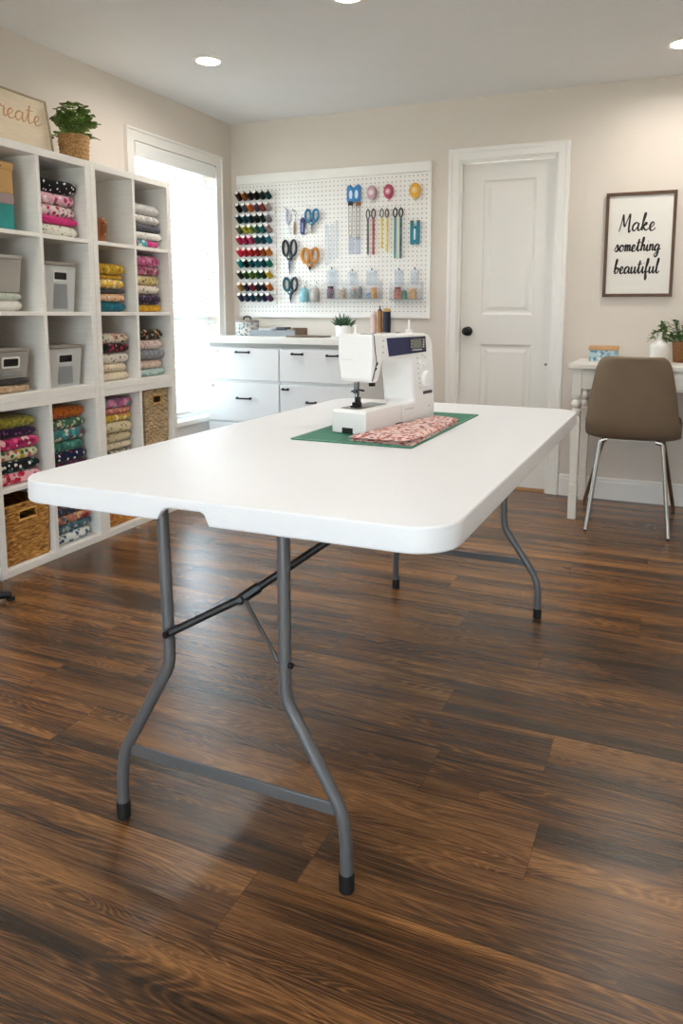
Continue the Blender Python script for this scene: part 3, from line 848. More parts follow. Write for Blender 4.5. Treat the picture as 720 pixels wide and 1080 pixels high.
pile('B', 1, .673, 1.714, [(1.2, 'black white-dotted', '#151316', ['#f0eeee'], 45, .26), (1, 'pink floral', '#d9a6b4', ['#b02a5e', '#f0dfe0', '#7c4a5a', '#e6c3ca'], 45, .5), (1, 'white and pink floral', '#e2d4d0', ['#c85a80', '#8b6a74', '#b0304e', '#d8a5b4'], 45, .45), (.72, 'plain magenta', '#c22a70', ['#d0407f', '#b0205c'], 60, .3), (1, 'white with green sprigs', '#dcd9cc', ['#6d8a6a', '#8aa08a', '#9a5a5a'], 60, .3)])
pile('D', 1, .040, 1.690, [(1.15, 'pale grey', '#c9c6c4', ['#bdbab8', '#d6d3d0'], 60), (1, 'grey-white mottled', '#c0bbb6', ['#a09a98', '#dcd8d4'], 70, .5), (.8, 'dark grey', '#4c4c54', ['#5c5c66', '#3c3c44'], 60), (.75, 'white', '#dad7d0', ['#b9b9b4', '#9aa09a'], 70, .3), (.85, 'teal and magenta', '#4a9a9c', ['#c02a74', '#c8407c', '#d9d4cc', '#3a7a88'], 26, .62)])
pile('C', 2, .350, 1.362, [(1.25, 'mustard floral', '#b98f1e', ['#d8b84a', '#7c6a20', '#a87a18'], 50), (.42, 'thin yellow', '#c99a24', ['#b58a1c'], 60), (1.05, 'bright yellow floral', '#d8ae3c', ['#e8d9b0', '#86a0a0', '#c97a4a', '#f0e3c0'], 45, .5), (.5, 'dark grey', '#3b3a3a', ['#4a4848'], 60), (.9, 'peach floral', '#dbb08e', ['#c97a5c', '#e8d2b8', '#7a8a7a', '#d8a040'], 50, .5), (1.1, 'deep teal', '#0f5a6a', ['#176a7a', '#0c4a58'], 60)])
pile('D', 2, .058, 1.420, [(1.1, 'rose pink floral', '#c4608c', ['#d88aaa', '#a83a6c', '#e2b0c0'], 50, .5), (.9, 'dusky pink floral', '#9a4a66', ['#b87088', '#6a2a44', '#c8a0a8'], 50, .5), (1, 'cream and yellow floral', '#d8c890', ['#b0903a', '#7c7a4a', '#e6dcb8'], 45), (.95, 'white with red flowers', '#ddd2c2', ['#b84a4a', '#6a8a6a', '#c99090'], 50, .36), (1.05, 'dark plum spotted', '#231a2e', ['#8a4a7a', '#c0b0c0'], 55, .24), (.75, 'mustard yellow', '#c8941e', ['#b4821a', '#d8ab40'], 55)])
pile('C', 3, .345, 1.016, [(1.1, 'white leafy floral', '#cfc8b4', ['#4a6a4a', '#a04a50', '#6a7a50', '#c09080'], 50, .45), (1, 'black with red roses', '#1c1418', ['#a01c34', '#c8a0a0', '#7a1428'], 45, .4), (1.15, 'white with black leaves', '#d9d0c4', ['#2c2c2a', '#5a5a50', '#b09a90'], 45, .3), (.95, 'cream dotted', '#d8ccb4', ['#a07a5a', '#b8604a'], 70, .25), (.9, 'ivory speckled', '#d2c6ae', ['#7a7a5a', '#a88a6a'], 75, .25)])
pile('D', 3, .050, 1.033, [(1.15, 'black floral', '#1e1a18', ['#b08a50', '#7c3a30', '#5a6a48', '#d0c0a0'], 55, .42), (1, 'pale pink and white', '#dcc8bf', ['#c09a92', '#e6dcd4'], 60), (1.1, 'mid grey', '#84868a', ['#70727a', '#989aa0'], 40), (.95, 'blush pink', '#d9bfb2', ['#cda898', '#e4d2c8'], 50), (.75, 'pale aqua', '#9fb4ac', ['#7a9a94', '#b8c8c0', '#6a8a88'], 55)])
pile('A', 4, .976, .672, [(1.1, 'olive gold', '#8c8630', ['#a09a40', '#74702a', '#b8b060'], 70, .5), (.95, 'dark purple', '#2c1630', ['#4a2a50', '#7a4a78'], 55, .3), (1.2, 'hot pink floral', '#c42c68', ['#e6b0b8', '#8a1c4c', '#d8d0b8', '#e06090'], 40, .5), (1.1, 'white and yellow floral', '#d8d2ae', ['#c8a828', '#3c6a4a', '#7a9a7a', '#b8606a'], 40, .5), (1.2, 'black with white leaves', '#14181c', ['#d0d4d0', '#3a7a74', '#e0dcd4'], 42, .34), (1.2, 'pink with red dots', '#dba6ac', ['#b41c3c', '#c83c58', '#e4d4cc'], 32, .46)])
pile('B', 4, .677, .684, [(1.2, 'burnt orange', '#b8651a', ['#a03a20', '#c87a30', '#8a4a1a'], 45, .36), (1, 'green floral', '#3e6a52', ['#c8c0a0', '#7a9a7a', '#2a4a3a', '#b0a090'], 50, .46), (1.15, 'teal floral', '#3a7a7c', ['#d8d0bc', '#7a2a3a', '#58a0a0', '#c8b8a0'], 38, .46), (1.1, 'teal-green paisley', '#3a7468', ['#c4b890', '#58948a', '#2a5a52'], 38, .46), (1, 'navy with white flowers', '#141c40', ['#e4dcd4', '#b03a58'], 42, .3), (.9, 'dark plum', '#341830', ['#7a2a4a', '#50284a'], 45)])
pile('C', 4, .340, .688, [(1.15, 'pink and teal patchwork', '#c0688c', ['#5a9a98', '#d890b0', '#8a5a7a'], 35, .6), (.6, 'thin coral', '#c0706a', ['#d8a080', '#a04a50'], 50), (1.0, 'yellow and cream', '#d0ac3c', ['#e4d8a8', '#b8902c', '#c87a60'], 40, .5), (1.2, 'cream with yellow flowers', '#cfc4a2', ['#b09040', '#8a7a5a', '#a08a78'], 45, .36), (1.15, 'beige floral', '#c4b694', ['#8a7c60', '#a09070', '#9a5a4a'], 45, .36), (.8, 'cream sprigged', '#d0c4a8', ['#8a7a5a', '#5a5a48'], 55, .26), (.9, 'grey floral', '#8c8878', ['#5a584e', '#b8b29e', '#484840'], 50, .5)])
pile('B', 5, .668, .210, [(1, 'dark blue patterned', '#2c3448', ['#8a5a5a', '#58687a'], 45), (1, 'red and peach floral', '#a86a5a', ['#d8b88a', '#8a2a3a', '#c88a6a', '#3a5a6a'], 38, .55), (1.05, 'slate teal floral', '#4a646e', ['#7a98a0', '#344a54', '#9aa8a8'], 45, .46), (1.3, 'white with blue blossoms', '#d4d6d2', ['#3a5a78', '#6a8a9a', '#4a6a84'], 42, .4)])


# ---- plastic bins and boxes in the cubes
def cell_loc(col, row, u, dep, dz=0): return spt(u, dep, FLOORS[row] + .0006 + dz)


BIN = pm('frosted_plastic', '#d2d3d1', .35, trans=.2, var=.03, vscale=5)
BINL = pm('lid_taupe', '#8c857c', .45)
BINR = pm('bin_rim_white', '#dcdad6', .4)


def open_box(bm, w0, w1, d0, d1, h, th=.003, z0_=0):
    """tapered open box: bottom w0 x d0, top w1 x d1, front face at x = 0 (top)"""
    def rg_(w_, d_, z, xo=0): return [bm.verts.new(p) for p in ((xo, -w_ / 2, z), (xo, w_ / 2, z), (xo - d_, w_ / 2, z), (xo - d_, -w_ / 2, z))]
    dt = (d1 - d0) / 2
    a = rg_(w0, d0, z0_, -dt); b_ = rg_(w1, d1, z0_ + h); c = rg_(w1 - 2 * th, d1 - 2 * th, z0_ + h, -th); e = rg_(w0 - 2 * th, d0 - 2 * th, z0_ + th, -dt - th)
    for p, q in ((a, b_), (b_, c), (c, e)):
        for i in range(4): bm.faces.new((p[i], p[(i + 1) % 4], q[(i + 1) % 4], q[i]))
    bm.faces.new(a[::-1]); bm.faces.new(e)


def bin_(col, row, u0, u1, hgt, label, dep=.03, dz=0, mat=BIN, lidm=BINL, D=.27, handle=True, cont=None):
    w_ = u1 - u0; o = empty('storage_bin', cell_loc(col, row, (u0 + u1) / 2, dep, dz), SA, label=label, cat='bin', group='plastic storage bins on the shelves')
    bm = new(); open_box(bm, w_ * .88, w_ * .97, D * .9, D, hgt - .014); body = obj('bin_body', bm, mat, o, bevel=.004)
    bm = new(); prism(bm, rrect(-D - .006, .006, -w_ / 2, w_ / 2, .012, 4), lambda p, q, t: (p, q, t), hgt - .016, hgt); obj('lid', bm, lidm, o, bevel=.003)
    if handle:
        hw, hz = w_ * .19, hgt - .062
        bm = new(); X = .0
        out_ = rrect(-hw - .008, hw + .008, hz - .024, hz + .024, .008, 4); inn = rrect(-hw, hw, hz - .016, hz + .016, .005, 4)
        def lean(z): return -(hgt - z) / hgt * D * .05 + .0035
        oa = [bm.verts.new((lean(q), p, q)) for p, q in out_]; ia = [bm.verts.new((lean(q), p, q)) for p, q in inn]; ob = [bm.verts.new((lean(q) - .005, p, q)) for p, q in out_]
        for i in range(len(oa)):
            j = (i + 1) % len(oa); bm.faces.new((oa[i], oa[j], ia[j], ia[i])); bm.faces.new((oa[i], oa[j], ob[j], ob[i]))
        obj('handle_rim', bm, BINR, o)
        bm = new(); f_ = [bm.verts.new((lean(q) - .0022, p, q)) for p, q in inn]; bm.faces.new(f_); bmesh.ops.solidify(bm, geom=bm.faces[:], thickness=.001); obj('handle_hole', bm, pm('hole_shade', '#3a3632', .8), o)  # dark plate on the solid front, coloured as shade in the handle hole
        bm = new(); pz0, pz1 = .012, hz - .036
        box(bm, -D * .047 + .001, -D * .036 + .003, -w_ * .24, w_ * .24, pz0, pz1 * .5)
        bm.free()
        bm = new()
        q_ = [(lean(z_) - .0015, s_ * w_ * k_, z_) for s_, k_, z_ in ((-1, .23, pz0), (1, .23, pz0), (1, .2, pz1), (-1, .2, pz1))]
        fv = [bm.verts.new(p) for p in q_]; bm.faces.new(fv); bmesh.ops.solidify(bm, geom=bm.faces[:], thickness=.002); obj('front_panel', bm, pm('bin_panel_grey', '#b4b7b9', .5), o)
    if cont:
        bm = new(); box(bm, -D * .9, -D * .08, -w_ * .4, w_ * .4, .006, hgt * cont[0])
        for v in bm.verts: v.co.z += .01 * math.sin(v.co.y * 40) if v.co.z > .01 else 0
        obj('contents', bm, pm(cont[1], cont[2], .9, var=.25, vscale=25), o)
    return o


CLR = clear_mat('cloudy_plastic', '#e2ded8', .38, .15)
bin_('B', 2, .702, .9, .222, 'grey frosted lidded bin with handle hole, second row of the second shelf column')
bin_('B', 3, .688, .9, .192, 'grey frosted lidded bin with handle hole, third row of the second shelf column')
# column at the left edge
o = obj('folded_fabric', folded(.185, .27, .046, 301), print_mat('#dad6ce', ['#d0ccc4', '#e2dfd8'], 40, .3, 41), smooth=True); o.location = cell_loc('A', 2, 1.115, .035); o.rotation_euler = (0, 0, SA)
tag(o, 'plain white folded fabric at the base of the second row, column at the left edge', 'fabric', 'folded fabrics under the clear bins')
o = obj('folded_fabric', folded(.185, .27, .031, 302), print_mat('#b9c0b2', ['#a8b0a4', '#c8cec2'], 50, .3, 42), smooth=True); o.location = cell_loc('A', 2, 1.115, .035, .047); o.rotation_euler = (0, 0, SA)
tag(o, 'pale sage folded fabric directly under the clear bin in the second row', 'fabric', 'folded fabrics under the clear bins')
bin_('A', 2, 1.018, 1.21, .155, 'small cloudy clear bin resting on folded white cloth, second row at the left edge', dz=.079, mat=CLR, lidm=pm('lid_clear_grey', '#a9a49d', .4), handle=False, cont=(.75, 'bin_lace', '#cbc4be'))
o = obj('folded_fabric', folded(.2, .27, .033, 303), print_mat('#b89c7c', ['#c8ae90', '#a0866a'], 40, .4, 43), smooth=True); o.location = cell_loc('A', 3, 1.108, .035); o.rotation_euler = (0, 0, SA)
tag(o, 'tan folded fabric at the base of the third row, column at the left edge', 'fabric', 'folded fabrics under the clear bins')
o = obj('folded_fabric', folded(.2, .27, .027, 304), print_mat('#3c3834', ['#4a4640'], 50, .3, 44), smooth=True); o.location = cell_loc('A', 3, 1.108, .035, .034); o.rotation_euler = (0, 0, SA)
tag(o, 'charcoal folded fabric directly under the clear bin in the third row', 'fabric', 'folded fabrics under the clear bins')
bin_('A', 3, 1.003, 1.208, .130, 'low cloudy bin with taupe lid and tan contents, third row at the left edge', dz=.062, mat=CLR, handle=True, cont=(.7, 'bin_tan', '#b8a184'))
# kraft box on a teal container, top left cube
o = empty('storage_box', cell_loc('A', 1, 1.118, .04), SA, label='teal plastic box with clear upper part under the kraft box, top row at left edge', cat='box')
bm = new(); prism(bm, rrect(-.24, 0, -.086, .086, .008, 3), lambda p, q, t: (p, q, t), 0, .105); obj('box_body', bm, pm('teal_plastic', '#1c8a86', .35, var=.15, vscale=20), o)
bm = new(); prism(bm, rrect(-.242, .002, -.088, .088, .008, 3), lambda p, q, t: (p, q, t), .1055, .15); obj('box_lid', bm, pm('mauve_plastic', '#a08c8a', .3), o, bevel=.003)
o = empty('kraft_box', cell_loc('A', 1, 1.118, .04, .151), SA, label='tan kraft cardboard box with lid on top of the teal box, top row', cat='box')
KR = pm('kraft_card', '#c29a62', .8, var=.08)
bm = new(); box(bm, -.235, 0, -.083, .083, 0, .095); obj('box_body', bm, KR, o, bevel=.001)
bm = new(); box(bm, -.238, .003, -.087, .087, .0955, .125); obj('box_lid', bm, KR, o, bevel=.001)
bm = new(); lathe(bm, [(.004, 0), (.004, .003)], 8, (.003, .02, .105), axis=(1, 0, 0)); obj('button', bm, pm('brown_button', '#5a3a20', .5), o)
# amber pot
o = empty('amber_jar', cell_loc('C', 1, .482, .095), SA, label='small amber-brown jar with a handle standing alone in the top row, third shelf column', cat='jar')
AMB = pm('amber_glaze', '#8a4a16', .18, coat=.5, var=.2, vscale=30)
bm = new(); lathe(bm, [(0, 0), (.044, 0), (.048, .012), (.049, .10), (.046, .118), (.042, .118), (.044, .1), (.043, .012), (0, .01)], 24, cap=False); obj('jar_body', bm, AMB, o, smooth=True)
bm = new(); tube(bm, smooth_path([(.046, -.01, .098), (.066, -.01, .09), (.066, -.01, .05), (.047, -.01, .035)], 6), .005, 8); obj('jar_handle', bm, AMB, o, smooth=True)


# ---- wicker baskets: woven relief in the mesh
def wicker(col, row, u0, u1, hgt, label, cols, D=.30, dep=.02):
    w_ = u1 - u0; o = empty('wicker_basket', cell_loc(col, row, (u0 + u1) / 2, dep), SA, label=label, cat='basket', group='wicker baskets in the cube shelves')
    m, nt_, b_ = base_mat('wicker_' + cols[0][1:]); b_.inputs['Roughness'].default_value = .75
    tc_ = N(nt_, 'ShaderNodeTexCoord'); mp_ = N(nt_, 'ShaderNodeMapping'); mp_.inputs['Scale'].default_value = (25, 25, 110); nt_.links.new(tc_.outputs['Object'], mp_.inputs[0])
    nz_ = N(nt_, 'ShaderNodeTexNoise'); nz_.inputs['Scale'].default_value = 1.2; nz_.inputs['Detail'].default_value = 3; nt_.links.new(mp_.outputs[0], nz_.inputs['Vector'])
    cr_ = N(nt_, 'ShaderNodeValToRGB'); e_ = cr_.color_ramp.elements; e_[0].position = .32; e_[1].position = .7; e_[0].color = lin(cols[0]); e_[1].color = lin(cols[2]); q_ = e_.new(.5); q_.color = lin(cols[1])
    nt_.links.new(nz_.outputs['Fac'], cr_.inputs['Fac']); nt_.links.new(cr_.outputs['Color'], b_.inputs['Base Color'])
    rows_, bm = max(12, int(hgt / .0125)), new()
    nz = rows_ * 4; per = []
    hw = w_ / 2
    for (ax, ay, bx, by) in ((0, -hw, 0, hw), (0, hw, -D, hw), (-D, hw, -D, -hw), (-D, -hw, 0, -hw)):
        L_ = math.hypot(bx - ax, by - ay); k = max(2, int(L_ / .0035))
        for i in range(k):
            t = i / k; per.append((ax + (bx - ax) * t, ay + (by - ay) * t, (by - ay) / L_, -(bx - ax) / L_, min(t, 1 - t) * L_, L_ * t + len(per) * 0))
    rings_ = []
    for j in range(nz + 1):
        z = hgt * j / nz; row_i = int(j / 4); ph = (j % 4) / 4
        rr_ = []
        for (x, y, nx, ny, ed, s_) in per:
            wv = math.sin(s_ / .022 * PI + (PI if row_i % 2 else 0))
            bulge = math.sin(PI * ph) * (.6 + .6 * wv) * .0045 if ed > .012 else .003
            tap = .93 + .07 * z / hgt
            rr_.append(bm.verts.new(((x + D / 2) * (.96 + .04 * z / hgt) - D / 2 + nx * bulge - .006, y * tap + ny * bulge, z)))
        rings_.append(rr_)
    n_ = len(per); hole_z = (hgt - .068, hgt - .03); hw2 = w_ * .17
    for j in range(nz):
        for i in range(n_):
            a = rings_[j][i].co
            if abs(a.y) < hw2 and a.x > -.03 and hole_z[0] < a.z < hole_z[1] - .002: continue
            bm.faces.new((rings_[j][i], rings_[j][(i + 1) % n_], rings_[j + 1][(i + 1) % n_], rings_[j + 1][i]))
    bm.faces.new(rings_[0][::-1])
    bmesh.ops.recalc_face_normals(bm, faces=bm.faces); bmesh.ops.delete(bm, geom=[v for v in bm.verts if not v.link_faces], context='VERTS')
    ob = obj('woven_body', bm, m, o, smooth=False)
    sd = ob.modifiers.new('thick', 'SOLIDIFY'); sd.thickness = .004; sd.offset = -1
    bm = new(); tube(bm, [(-.002, -hw + .004, hgt), (-.002, hw - .004, hgt), (-D + .002, hw - .004, hgt), (-D + .002, -hw + .004, hgt)], .0065, 8, closed=True); obj('rim', bm, m, o, smooth=True)
    bm = new(); zc = sum(hole_z) / 2; hh_ = (hole_z[1] - hole_z[0]) / 2 + .002
    tube(bm, [(.002, -hw2 - .004, zc - hh_), (.002, hw2 + .004, zc - hh_), (.002, hw2 + .004, zc + hh_), (.002, -hw2 - .004, zc + hh_)], .0045, 6, closed=True); obj('handle_rim', bm, pm('handle_trim', cols[2], .7), o)
    bm = new(); box(bm, -D + .03, -.02, -hw + .02, hw - .02, .004, hgt - .1); obj('inner_shade', bm, pm('basket_shade', '#17130f', .9), o)  # dark block inside the basket, coloured as the shade behind the handle hole
    return o


wicker('A', 5, .950, 1.206, .262, 'large golden brown wicker basket with dark handle hole, bottom row at the left edge', ('#6a4418', '#b07a34', '#d6a458'))
wicker('D', 4, .044, .252, .318, 'pale tan wicker basket with handle hole, fourth row beside the window', ('#7c6a50', '#b49a74', '#d2bc96'))
wicker('C', 5, .328, .572, .262, 'orange-brown wicker basket, bottom row of the third shelf column, mostly hidden by the table', ('#7a4a18', '#bc7c30', '#dca65a'))

# ---- sign and plant on top of the shelving
sg_u0, sg_u1 = .620, 1.150; sgh = .290; lean_ = math.atan2(.045, sgh)
sg = empty('wooden_sign', spt((sg_u0 + sg_u1) / 2, .20, HIGH[1] + .001), SA, label='pale wooden sign with copper script reading create, leaning on top of the shelving', cat='sign')
hw = (sg_u1 - sg_u0) / 2


def sl(x, y, z): return Vector((x - z * math.sin(lean_), y, z * math.cos(lean_)))


def lbox(bm, x0, x1, y0, y1, z0, z1):
    for v in box(bm, x0, x1, y0, y1, z0, z1): v.co = sl(*v.co)


bm = new(); lbox(bm, -.008, 0, -hw + .008, hw - .008, .008, sgh - .008); obj('board', bm, pm('whitewashed_wood', '#d8c8ae', .7, var=.08, vscale=3, stretch=(1, 3, 60)), sg)
bm = new()
FRM = pm('grey_wood_frame', '#a3937c', .7, var=.1, stretch=(20, 3, 20))
lbox(bm, -.012, .006, -hw, -hw + .008, 0, sgh); lbox(bm, -.012, .006, hw - .008, hw, 0, sgh); lbox(bm, -.012, .006, -hw + .008, hw - .008, 0, .008); lbox(bm, -.012, .006, -hw + .008, hw - .008, sgh - .008, sgh)
obj('sign_frame', bm, FRM, sg)
bm = new()
# y local grows towards the window, i.e. to the right in the photograph
uc = (sg_u0 + sg_u1) / 2
write(bm, 'create', .288, .044, lambda x, y: sl(.0012, (uc - .962) + x, .160 + y), .0034, slant=.15)
obj('lettering', bm, pm('copper_paint', '#b9875a', .4, metal=.3), sg)

LEAF = pm('leaf_green', '#6f8a40', .45, var=.45, vscale=25)
LEAFD = pm('leaf_dark', '#41682f', .45, var=.35, vscale=25)


def leaf(bm, p, d, L_, w_, curl=.2):
    """a pointed oval leaf blade, slightly folded"""
    d = Vector(d).normalized(); s = d.cross(Vector((0, 0, 1)))
    s = s.normalized() if s.length > .05 else Vector((1, 0, 0)); n_ = s.cross(d)
    p = Vector(p); rows_ = []
    for t, k in ((0, .15), (.3, .85), (.6, 1), (.85, .6), (1, .05)):
        c = p + d * (L_ * t) - n_ * (curl * L_ * t * t)
        rows_.append([bm.verts.new(c - s * w_ * k * .5 + n_ * w_ * .12), bm.verts.new(c), bm.verts.new(c + s * w_ * k * .5 + n_ * w_ * .12)])
    for a, b_ in zip(rows_, rows_[1:]):
        for i in range(2): bm.faces.new((a[i], a[i + 1], b_[i + 1], b_[i]))


pt_ = empty('potted_plant', spt(.490, .20, HIGH[1] + .001), SA, label='bushy green plant in a woven brown basket pot on top of the shelving', cat='plant')
m, nt_, b_ = base_mat('basket_weave'); b_.inputs['Roughness'].default_value = .6
tc_ = N(nt_, 'ShaderNodeTexCoord'); nz_ = N(nt_, 'ShaderNodeTexNoise'); nz_.inputs['Scale'].default_value = 140; nt_.links.new(tc_.outputs['Object'], nz_.inputs['Vector'])
cr_ = N(nt_, 'ShaderNodeValToRGB'); e_ = cr_.color_ramp.elements; e_[0].position = .25; e_[1].position = .75; e_[0].color = lin('#7c5228'); e_[1].color = lin('#bd935a')
nt_.links.new(nz_.outputs['Fac'], cr_.inputs['Fac']); nt_.links.new(cr_.outputs[0], b_.inputs['Base Color'])
bm = new(); rings_ = []; n_ = 56; nr = 40
for j in range(nr + 1):
    z = .155 * j / nr; rr_ = .060 + .012 * j / nr
    ring_ = []
    for i in range(n_):
        a = 2 * PI * i / n_; wv = math.sin(a * 14 + (PI if (j // 5) % 2 else 0)); bul = abs(math.sin(PI * j / 5)) * (.5 + .5 * wv) * .005
        ring_.append(bm.verts.new(((rr_ + bul) * math.cos(a), (rr_ + bul) * math.sin(a), z)))
    rings_.append(ring_)
for a, b2 in zip(rings_, rings_[1:]):
    for i in range(n_): bm.faces.new((a[i], a[(i + 1) % n_], b2[(i + 1) % n_], b2[i]))
bm.faces.new(rings_[0][::-1]); bm.faces.new(rings_[-1])
obj('basket_pot', bm, m, pt_, smooth=True)
bm = new(); bs = new(); rp = random.Random(3)
for i in range(44):
    a = rp.uniform(0, 2 * PI); el = math.asin(rp.uniform(-.05, 1)); k = rp.uniform(.85, 1.05)
    st = Vector((.045 * math.cos(a) * rp.random(), .045 * math.sin(a) * rp.random(), .150))
    top = Vector((.106 * k * math.cos(a) * math.cos(el), .106 * k * math.sin(a) * math.cos(el), .185 + .125 * k * math.sin(el) - (.04 if el < .2 else 0)))
    midp = (st + top) / 2 + Vector((0, 0, .02)); path = smooth_path([st, midp, top], 4); tube(bs, path, .0013, 5)
    for q in range(3, len(path)):
        for s_ in range(2):
            an = rp.uniform(0, 2 * PI); leaf(bm, path[q], (math.cos(an), math.sin(an), rp.uniform(-.3, .7)), rp.uniform(.026, .034), rp.uniform(.027, .034), .3)
obj('foliage', bm, LEAF, pt_); obj('stems', bs, LEAFD, pt_)

# ================================================================== CABINETS UNDER THE PEGBOARD
CABM = pm('cabinet_white', '#e6e8ea', .35)
YC = -.49


def cabinet(x0, x1, label, handles):
    o = empty('filing_cabinet', (x0, YC, 0), label=label, cat='cabinet', group='white filing cabinets under the pegboard'); w_ = x1 - x0
    obj('cabinet_body', boxm(.001, w_ - .001, .012, 0.468, .03, .897), CABM, o, bevel=.002)
    obj('plinth', boxm(.02, w_ - .02, .03, .44, 0, .03), pm('plinth_grey', '#9a9a9a', .6), o)
    for (z0_, z1_, hl, lk) in ((.684, .892, handles[0], (.871, 1)), (.407, .662, handles[1], (.641, 0)), (.045, .393, [], None)):
        dr = obj('drawer', boxm(.004, w_ - .003, -.008, .012, z0_, z1_), CABM, o, bevel=.003)
        for hx, hz, hl_ in hl:
            bm = new(); tube(bm, fillet([(hx - hl_, -.006, hz), (hx - hl_, -.032, hz), (hx + hl_, -.032, hz), (hx + hl_, -.006, hz)], .01, 4), .0055, 8)
            for s_ in (-1, 1): lathe(bm, [(.009, 0), (.009, .004)], 10, (hx + s_ * hl_, -.008, hz), axis=(0, -1, 0))
            obj('handle', bm, BLACK, dr, smooth=True)
        if lk:
            lx, lz = .085 if lk[1] else .045, lk[0]
            if x0 > .5: continue
            bm = new(); lathe(bm, [(.009, 0), (.009, .003), (.006, .004), (0, .004)], 12, (lx, -.008, lz), axis=(0, -1, 0), cap=False); obj('lock', bm, STEEL if lk[1] else pm('lock_grey', '#a0a4a8', .4), dr, smooth=True)


cabinet(.103, .652, 'white filing cabinet nearest the window, two black handles centred on its drawers', [[(.280, .867, .047)], [(.284, .564, .050)]])
cabinet(.654, 1.214, 'white filing cabinet partly hidden behind the sewing machine', [[(.132, .864, .036), (.378, .859, .036)], [(.045, .637, .018), (.230, .560, .030)]])
bm = new(); prism(bm, [(.092, -.514), (1.31, -.514), (1.31, -.017), (.092, -.017)], lambda p, q, t: (p, q, t), .925, .965)
tag(obj('worktop', bm, pm('counter_white', '#eceae6', .35), bevel=.003), 'white worktop slab resting across the two filing cabinets', 'worktop')
bm = new(); box(bm, .112, 1.206, -.470, -.03, .8975, .9247); tag(obj('shadow_strip', bm, pm('shadow_grey', '#b9b9b8', .6)), 'recessed strip coloured grey as shadow between the white worktop and the cabinets', 'strip')  # spacer under the worktop, its grey standing in for the shadow there
ZC = .9655
# floral tin
o = empty('fabric_canister', (.205, -.15, ZC), label='round pale floral canister with lid and knob at the window end of the counter', cat='canister')
CAN = print_mat('#c8c8c4', ['#7a8a90', '#a08080', '#e0dedb', '#6a7068'], 55, .45, 61)
bm = new(); lathe(bm, [(0, 0), (.074, 0), (.078, .004), (.082, .085), (.082, .09), (0, .09)], 32, cap=False); obj('canister_body', bm, CAN, o, smooth=True)
bm = new(); lathe(bm, [(.078, .0905), (.084, .0905), (.084, .100), (.074, .106), (.0, .108)], 32, cap=False); obj('lid', bm, pm('lid_grey', '#8a8078', .6), o, smooth=True)
bm = new(); tube(bm, smooth_path([(-.03, 0, .107), (-.02, 0, .128), (.02, 0, .128), (.03, 0, .107)], 6), .006, 8); obj('lid_handle', bm, pm('dark_knob', '#3a3430', .5), o, smooth=True)
# tray
o = empty('supply_tray', (.468, -.17, ZC), .0, label='low grey tray of sewing notions beside the floral canister', cat='tray')
bm = new(); box(bm, -.17, .17, -.085, .085, 0, .005); box(bm, -.17, .17, -.085, -.08, .005, .04); box(bm, -.17, .17, .08, .085, .005, .04); box(bm, -.17, -.165, -.08, .08, .005, .04); box(bm, .165, .17, -.08, .08, .005, .04)
obj('tray_base', bm, pm('tray_grey', '#90969a', .5), o, bevel=.001)
bm = new(); box(bm, .17, .176, -.085, .085, 0, .055); box(bm, .06, .17, .086, .092, 0, .055); obj('tray_end', bm, pm('tray_wood', '#7a6450', .6, var=.15, stretch=(5, 40, 40)), o)
for x_, y_, z_, w2, d2, h2, c_, nm, lb in ((.38, -.17, .0055, .10, .09, .045, '#c8ccd0', 'notions_packet', 'pale grey notions packet at the canister end of the tray'), (.50, -.16, .0055, .08, .08, .055, '#4a4c50', 'notions_packet', 'dark grey notions packet in the middle of the tray'), (.585, -.17, .0055, .06, .1, .042, '#8c7a68', 'notions_packet', 'brown notions packet at the wooden end of the tray')):
    bm = new(); prism(bm, rrect(-w2 / 2, w2 / 2, -d2 / 2, d2 / 2, .01, 3), lambda p, q, t: (p, q, t), 0, h2)
    p_ = tag(obj(nm, bm, pm('packet_' + c_[1:], c_, .6, var=.15, vscale=30), bevel=.003), lb, 'packet', 'packets in the supply tray'); p_.location = (x_, y_, ZC + z_)
bm = new(); box(bm, .650, .90, -.40, -.24, ZC + .0003, ZC + .010)
tag(obj('wooden_board', bm, pm('board_brown', '#6a5848', .6, var=.15), bevel=.002), 'thin brown board lying flat on the counter in front of the succulent', 'board')
# succulent
o = empty('potted_succulent', (.947, -.15, ZC), label='spiky green succulent in a white round pot on the counter', cat='plant')
bm = new(); lathe(bm, [(0, 0), (.046, 0), (.052, .006), (.054, .075), (.050, .076), (.048, .066), (0, .065)], 28, cap=False); obj('pot', bm, PLAST, o, smooth=True)
bm = new(); rp = random.Random(5)
for i in range(34):
    a = i * 2.4; el = .25 + 1.2 * (i / 34); d_ = (math.cos(a) * math.cos(el), math.sin(a) * math.cos(el), math.sin(el)); L_ = .075 + rp.uniform(-.01, .015)
    p0 = Vector((math.cos(a) * .012, math.sin(a) * .012, .064)); dv = Vector(d_)
    tube(bm, [p0, p0 + dv * L_ * .5, p0 + dv * L_ + Vector((0, 0, .01))], [.007, .008, .0008], 6)
obj('succulent_leaves', bm, pm('succulent_green', '#34583a', .5, var=.3, vscale=30), o, smooth=True)
